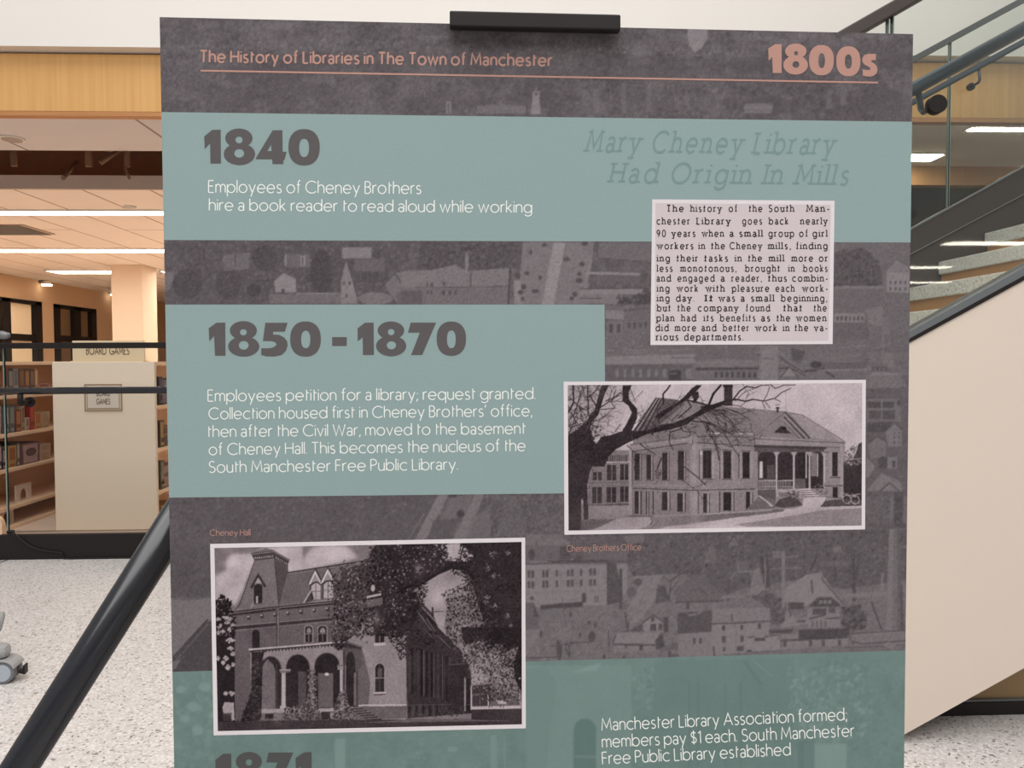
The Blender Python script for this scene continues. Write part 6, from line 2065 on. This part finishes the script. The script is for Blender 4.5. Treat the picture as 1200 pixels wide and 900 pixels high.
NEWS = [(130, [('The', 192, 283), ('history', 316, 490), ('of', 525, 570), ('the', 634, 708), ('South', 742, 882), ('Man-', 942, 1068)]),
        (198, [('chester', 135, 314), ('Library', 348, 538), ('goes', 598, 706), ('back', 740, 848), ('nearly', 910, 1062)]),
        (265, [('90', 135, 186), ('years', 214, 346), ('when', 378, 502), ('a', 530, 554), ('small', 583, 712), ('group', 740, 880), ('of', 906, 952), ('girl', 978, 1062)]),
        (332, [('workers', 135, 335), ('in', 360, 400), ('the', 430, 506), ('Cheney', 530, 708), ('mills,', 736, 862), ('finding', 890, 1060)]),
        (399, [('ing', 135, 208), ('their', 243, 358), ('tasks', 393, 522), ('in', 556, 598), ('the', 630, 706), ('mill', 740, 828), ('more', 863, 982), ('or', 1012, 1060)]),
        (454, [('less', 135, 222), ('monotonous,', 262, 568), ('brought', 612, 800), ('in', 846, 884), ('books', 926, 1060)]),
        (507, [('and', 135, 216), ('engaged', 248, 452), ('a', 482, 506), ('reader,', 538, 705), ('thus', 738, 840), ('combin-', 868, 1060)]),
        (562, [('ing', 135, 206), ('work', 243, 360), ('with', 398, 506), ('pleasure', 540, 745), ('each', 778, 884), ('work-', 920, 1060)]),
        (615, [('ing', 135, 206), ('day.', 240, 340), ('It', 393, 438), ('was', 468, 560), ('a', 590, 614), ('small', 646, 774), ('beginning,', 806, 1058)]),
        (668, [('but', 135, 210), ('the', 248, 320), ('company', 358, 580), ('found', 618, 752), ('that', 820, 920), ('the', 985, 1056)]),
        (722, [('plan', 132, 234), ('had', 266, 352), ('its', 388, 444), ('benefits', 476, 670), ('as', 700, 750), ('the', 784, 858), ('women', 888, 1056)]),
        (775, [('did', 130, 204), ('more', 232, 350), ('and', 378, 462), ('better', 492, 634), ('work', 666, 786), ('in', 816, 856), ('the', 882, 956), ('va-', 984, 1058)]),
        (825, [('rious', 130, 254), ('departments.', 284, 606)])]
items = []
for y, ws in NEWS:
    for t_, a, b in ws:
        pa, pb = 740 + a / 4.615, 740 + b / 4.615
        yy = 220 + y / 4.615
        items.append((t_, pa, yy, pb, yy, 7.7, .18, True, 0))
text_mesh('news_text', items, LT, M_news, clip)

# ------------------------------------------------------------------ signs by the bookcase
sg = thing('shelf_sign', 'cream board games sign standing on the bookcase behind the rail', 'sign', (0, 0, 0))
q0, q1 = at_y(85, 424, YB0 + .06), at_y(169, 399, YB0 + .06)
sg.location = (float(q0[0] + q1[0]) / 2, YB0 + .06, ztop)
ws, hs = float(q1[0] - q0[0]), float(q1[2]) - ztop
M_sign = mat('sign_cream', (212, 192, 160), .6, vary=.02)
M_signink = ink('sign_ink', (92, 70, 56))
MB().box(-ws / 2, ws / 2, 0, .012, 0, hs).build('board', M_sign, sg, .002)
MB().box(-ws / 2, ws / 2, -.02, .05, 0, .006).build('foot', M_sign, sg)


def sg_map(a, b):
    q = at_y(a, b, YB0 + .0585)
    return (float(q[0]) - sg.location.x, -.0015, float(q[2]) - ztop)


text_mesh('lettering', [('BOARD', 100.8, 415.2, 124.6, 415.2, 8.3, .14, False, 0), ('GAMES', 128, 415.2, 151.6, 415.2, 8.3, .14, False, 0)], 0, M_signink, sg, sg_map)
es = thing('end_sign', 'small framed board games sign on the cream bookcase end panel', 'sign', (0, 0, 0))
f0_, f1_ = at_y(100, 481.5, YB0), at_y(143, 450, YB0)
es.location = (float(f0_[0] + f1_[0]) / 2, YB0, float(f0_[2]))
we, he = float(f1_[0] - f0_[0]) / 2, float(f1_[2] - f0_[2])
MB().box(-we, we, -.004, 0, 0, he).build('frame', mat('sign_frame', (196, 176, 152), .5), es, .001)
MB().box(-we + .012, we - .012, -.006, -.004, .012, he - .012).build('card', mat('sign_card', (206, 194, 182), .6), es)
ln = MB()
for a, b, c, d in ((-we, we, 0, .004), (-we, we, he - .004, he), (-we, -we + .004, 0, he), (we - .004, we, 0, he), (-we + .014, we - .014, .013, .016), (-we + .014, -we + .017, .013, he - .013), (we - .017, we - .014, .013, he - .013)):
    ln.box(a, b, -.0068, -.004, c, d)
ln.build('border_lines', mat('sign_brown', (140, 112, 92), .5), es)


def es_map(a, b):
    q = at_y(a, b, YB0 - .0075)
    return (float(q[0]) - es.location.x, -.0075, float(q[2]) - es.location.z)


text_mesh('lettering', [('BOARD', 113, 464, 129, 464, 6, .16, False, 0), ('GAMES', 112.8, 473.5, 129.2, 473.5, 6, .16, False, 0)], 0, M_signink, es, es_map)
# ------------------------------------------------------------------ easel holding the panel
ez = thing('easel', 'black tubular display easel gripping the poster panel with a top clamp', 'easel', (PORG[0], PORG[1], 0), PANEL_ROT)
zp = float(PORG[2])                                     # panel bottom above the floor


def el_px(px, py, off=0.0):
    """photograph pixel -> easel-local point on a plane parallel to the panel, off metres behind its face"""
    d = ray(px, py)
    t = (np.dot(PORG - CAM, YP) + off) / np.dot(d, YP)
    q = CAM + d * t - PORG
    return float(q @ XP), off, float(q[2]) + zp


c0 = el_px(527, 33.0, -.012)
c1 = el_px(727.5, 16.5, -.012)
zt_ = c1[2]
zlip = el_px(627, 32.8, -.012)[2]
clampb = MB()
clampb.box(c0[0], c1[0], -.012, -.0035, zlip, zt_)
clampb.box(c0[0], c1[0], -.0035, .016, zp + PH + .001, zt_)
clampb.box(c0[0], c1[0], .0065, .016, zlip, zp + PH + .001)
clampb.build('top_clamp', M_black, ez, .0012)
MB().box(-.014, .014, .017, .040, zp - .06, zt_ - .004).build('mast', M_black, ez, .002)
MB().box(-.18, .18, -.02, .016, zp - .012, zp - .001).box(-.18, .18, -.024, -.018, zp - .012, zp + .006).build('ledge', M_black, ez, .001)
off = .058
la, lb = el_px(184.5, 620, off), el_px(17.5, 890, off)
dx, dz = (lb[0] - la[0]) / (lb[2] - la[2]), 1
foot = (la[0] + dx * (0 - la[2]), off, 0.0)
ztop_l = zp + .62
head = (la[0] + dx * (ztop_l - la[2]), off, ztop_l)
MB().box(head[0] - .02, .02, .041, .075, ztop_l - .02, ztop_l + .012).build('crossbar', M_black, ez, .002)


def leg(a, b, rr):
    a, b = Vector(a), Vector(b)
    l = MB().tube([a, a.lerp(b, .5), b.lerp(a, .02)], rr, 28).build('leg', M_blackgloss, ez)
    MB().tube([b.lerp(a, .03), b], rr * 1.25, 20).build('foot', mat('rubber', (28, 28, 28), .8), l)


leg((head[0], off, ztop_l - .02), foot, .0152)
leg((.02, .06, ztop_l - .02), (.20, .30, 0), .0152)
leg((-.0, .085, ztop_l - .02), (-.02, .62, 0), .0152)

# ------------------------------------------------------------------ castor foot at the left edge
qc = at_z(8, 797.5, 0)
rw = float(13.2 * np.linalg.norm(at_y(8, 787, qc[1]) - at_y(9, 787, qc[1])))
cs = thing('rolling_stand', 'grey rolling stand showing one swivel castor at the left edge of the speckled floor', 'stand', (qc[0], qc[1], 0), math.radians(8))
M_hood = mat('castor_grey', (150, 150, 150), .45, vary=.06)
M_hub = mat('castor_hub', (164, 172, 182), .4, vary=.05)
M_tyre = mat('castor_tyre', (112, 112, 114), .6)
for s in (-1, 1):
    y0_ = s * .018
    MB().tube([(0, y0_ - .012, rw), (0, y0_ - .009, rw), (0, y0_ + .009, rw), (0, y0_ + .012, rw)], [rw * .93, rw, rw, rw * .93], 40).build('wheel', M_tyre, cs)
    w_ = MB().tube([(0, y0_ + s * .0122, rw), (0, y0_ + s * .0145, rw)], [rw * .78, rw * .72], 36).build('hub_cap', M_hub, cs)
hd = MB()
prof = []
for k in range(13):
    a = math.radians(195 - k * 175 / 12)
    prof.append((math.cos(a) * (rw + .006), rw + math.sin(a) * (rw + .006)))
for k in range(12, -1, -1):
    a = math.radians(195 - k * 175 / 12)
    prof.append((math.cos(a) * (rw + .001), rw + math.sin(a) * (rw + .001)))
hd.prism_y(prof, -.034, .034)
hd.build('hood', M_hood, cs, .002)
MB().box(-.045, .012, -.026, .026, rw * 2 + .004, rw * 2 + .05).build('fork', M_hood, cs, .02)
MB().prism_y([(rw + .003, rw * .75), (rw + .022, rw * .55), (rw + .022, rw * 1.4), (rw + .017, rw * 1.4), (rw + .015, rw * .9), (rw + .003, rw * .95)], -.012, .012).build('brake_tab', M_black, cs, .001)
MB().tube([(-.03, 0, rw * 2 + .045), (-.03, 0, rw * 2 + .10)], .012, 16).build('stem', M_grey, cs)
MB().tube([(-.03, 0, rw * 2 + .10), (-.034, .05, rw * 2 + .115), (-.42, .05, rw * 2 + .13)], .02, 16).build('base_leg', M_hood, cs)
MB().tube([(-.42, .05, rw * 2 + .10), (-.42, .05, 1.25)], .022, 18).build('upright', M_grey, cs)
for ex, ey in ((-.66, .36), (-.66, -.26)):
    MB().tube([(-.42, .05, rw * 2 + .13), (ex, ey, rw * 2 + .115), (ex, ey, rw * 1.2)], .018, 14).build('base_leg', M_hood, cs)
    MB().tube([(ex, ey - .02, rw), (ex, ey + .02, rw)], rw, 32).build('wheel', M_tyre, cs)
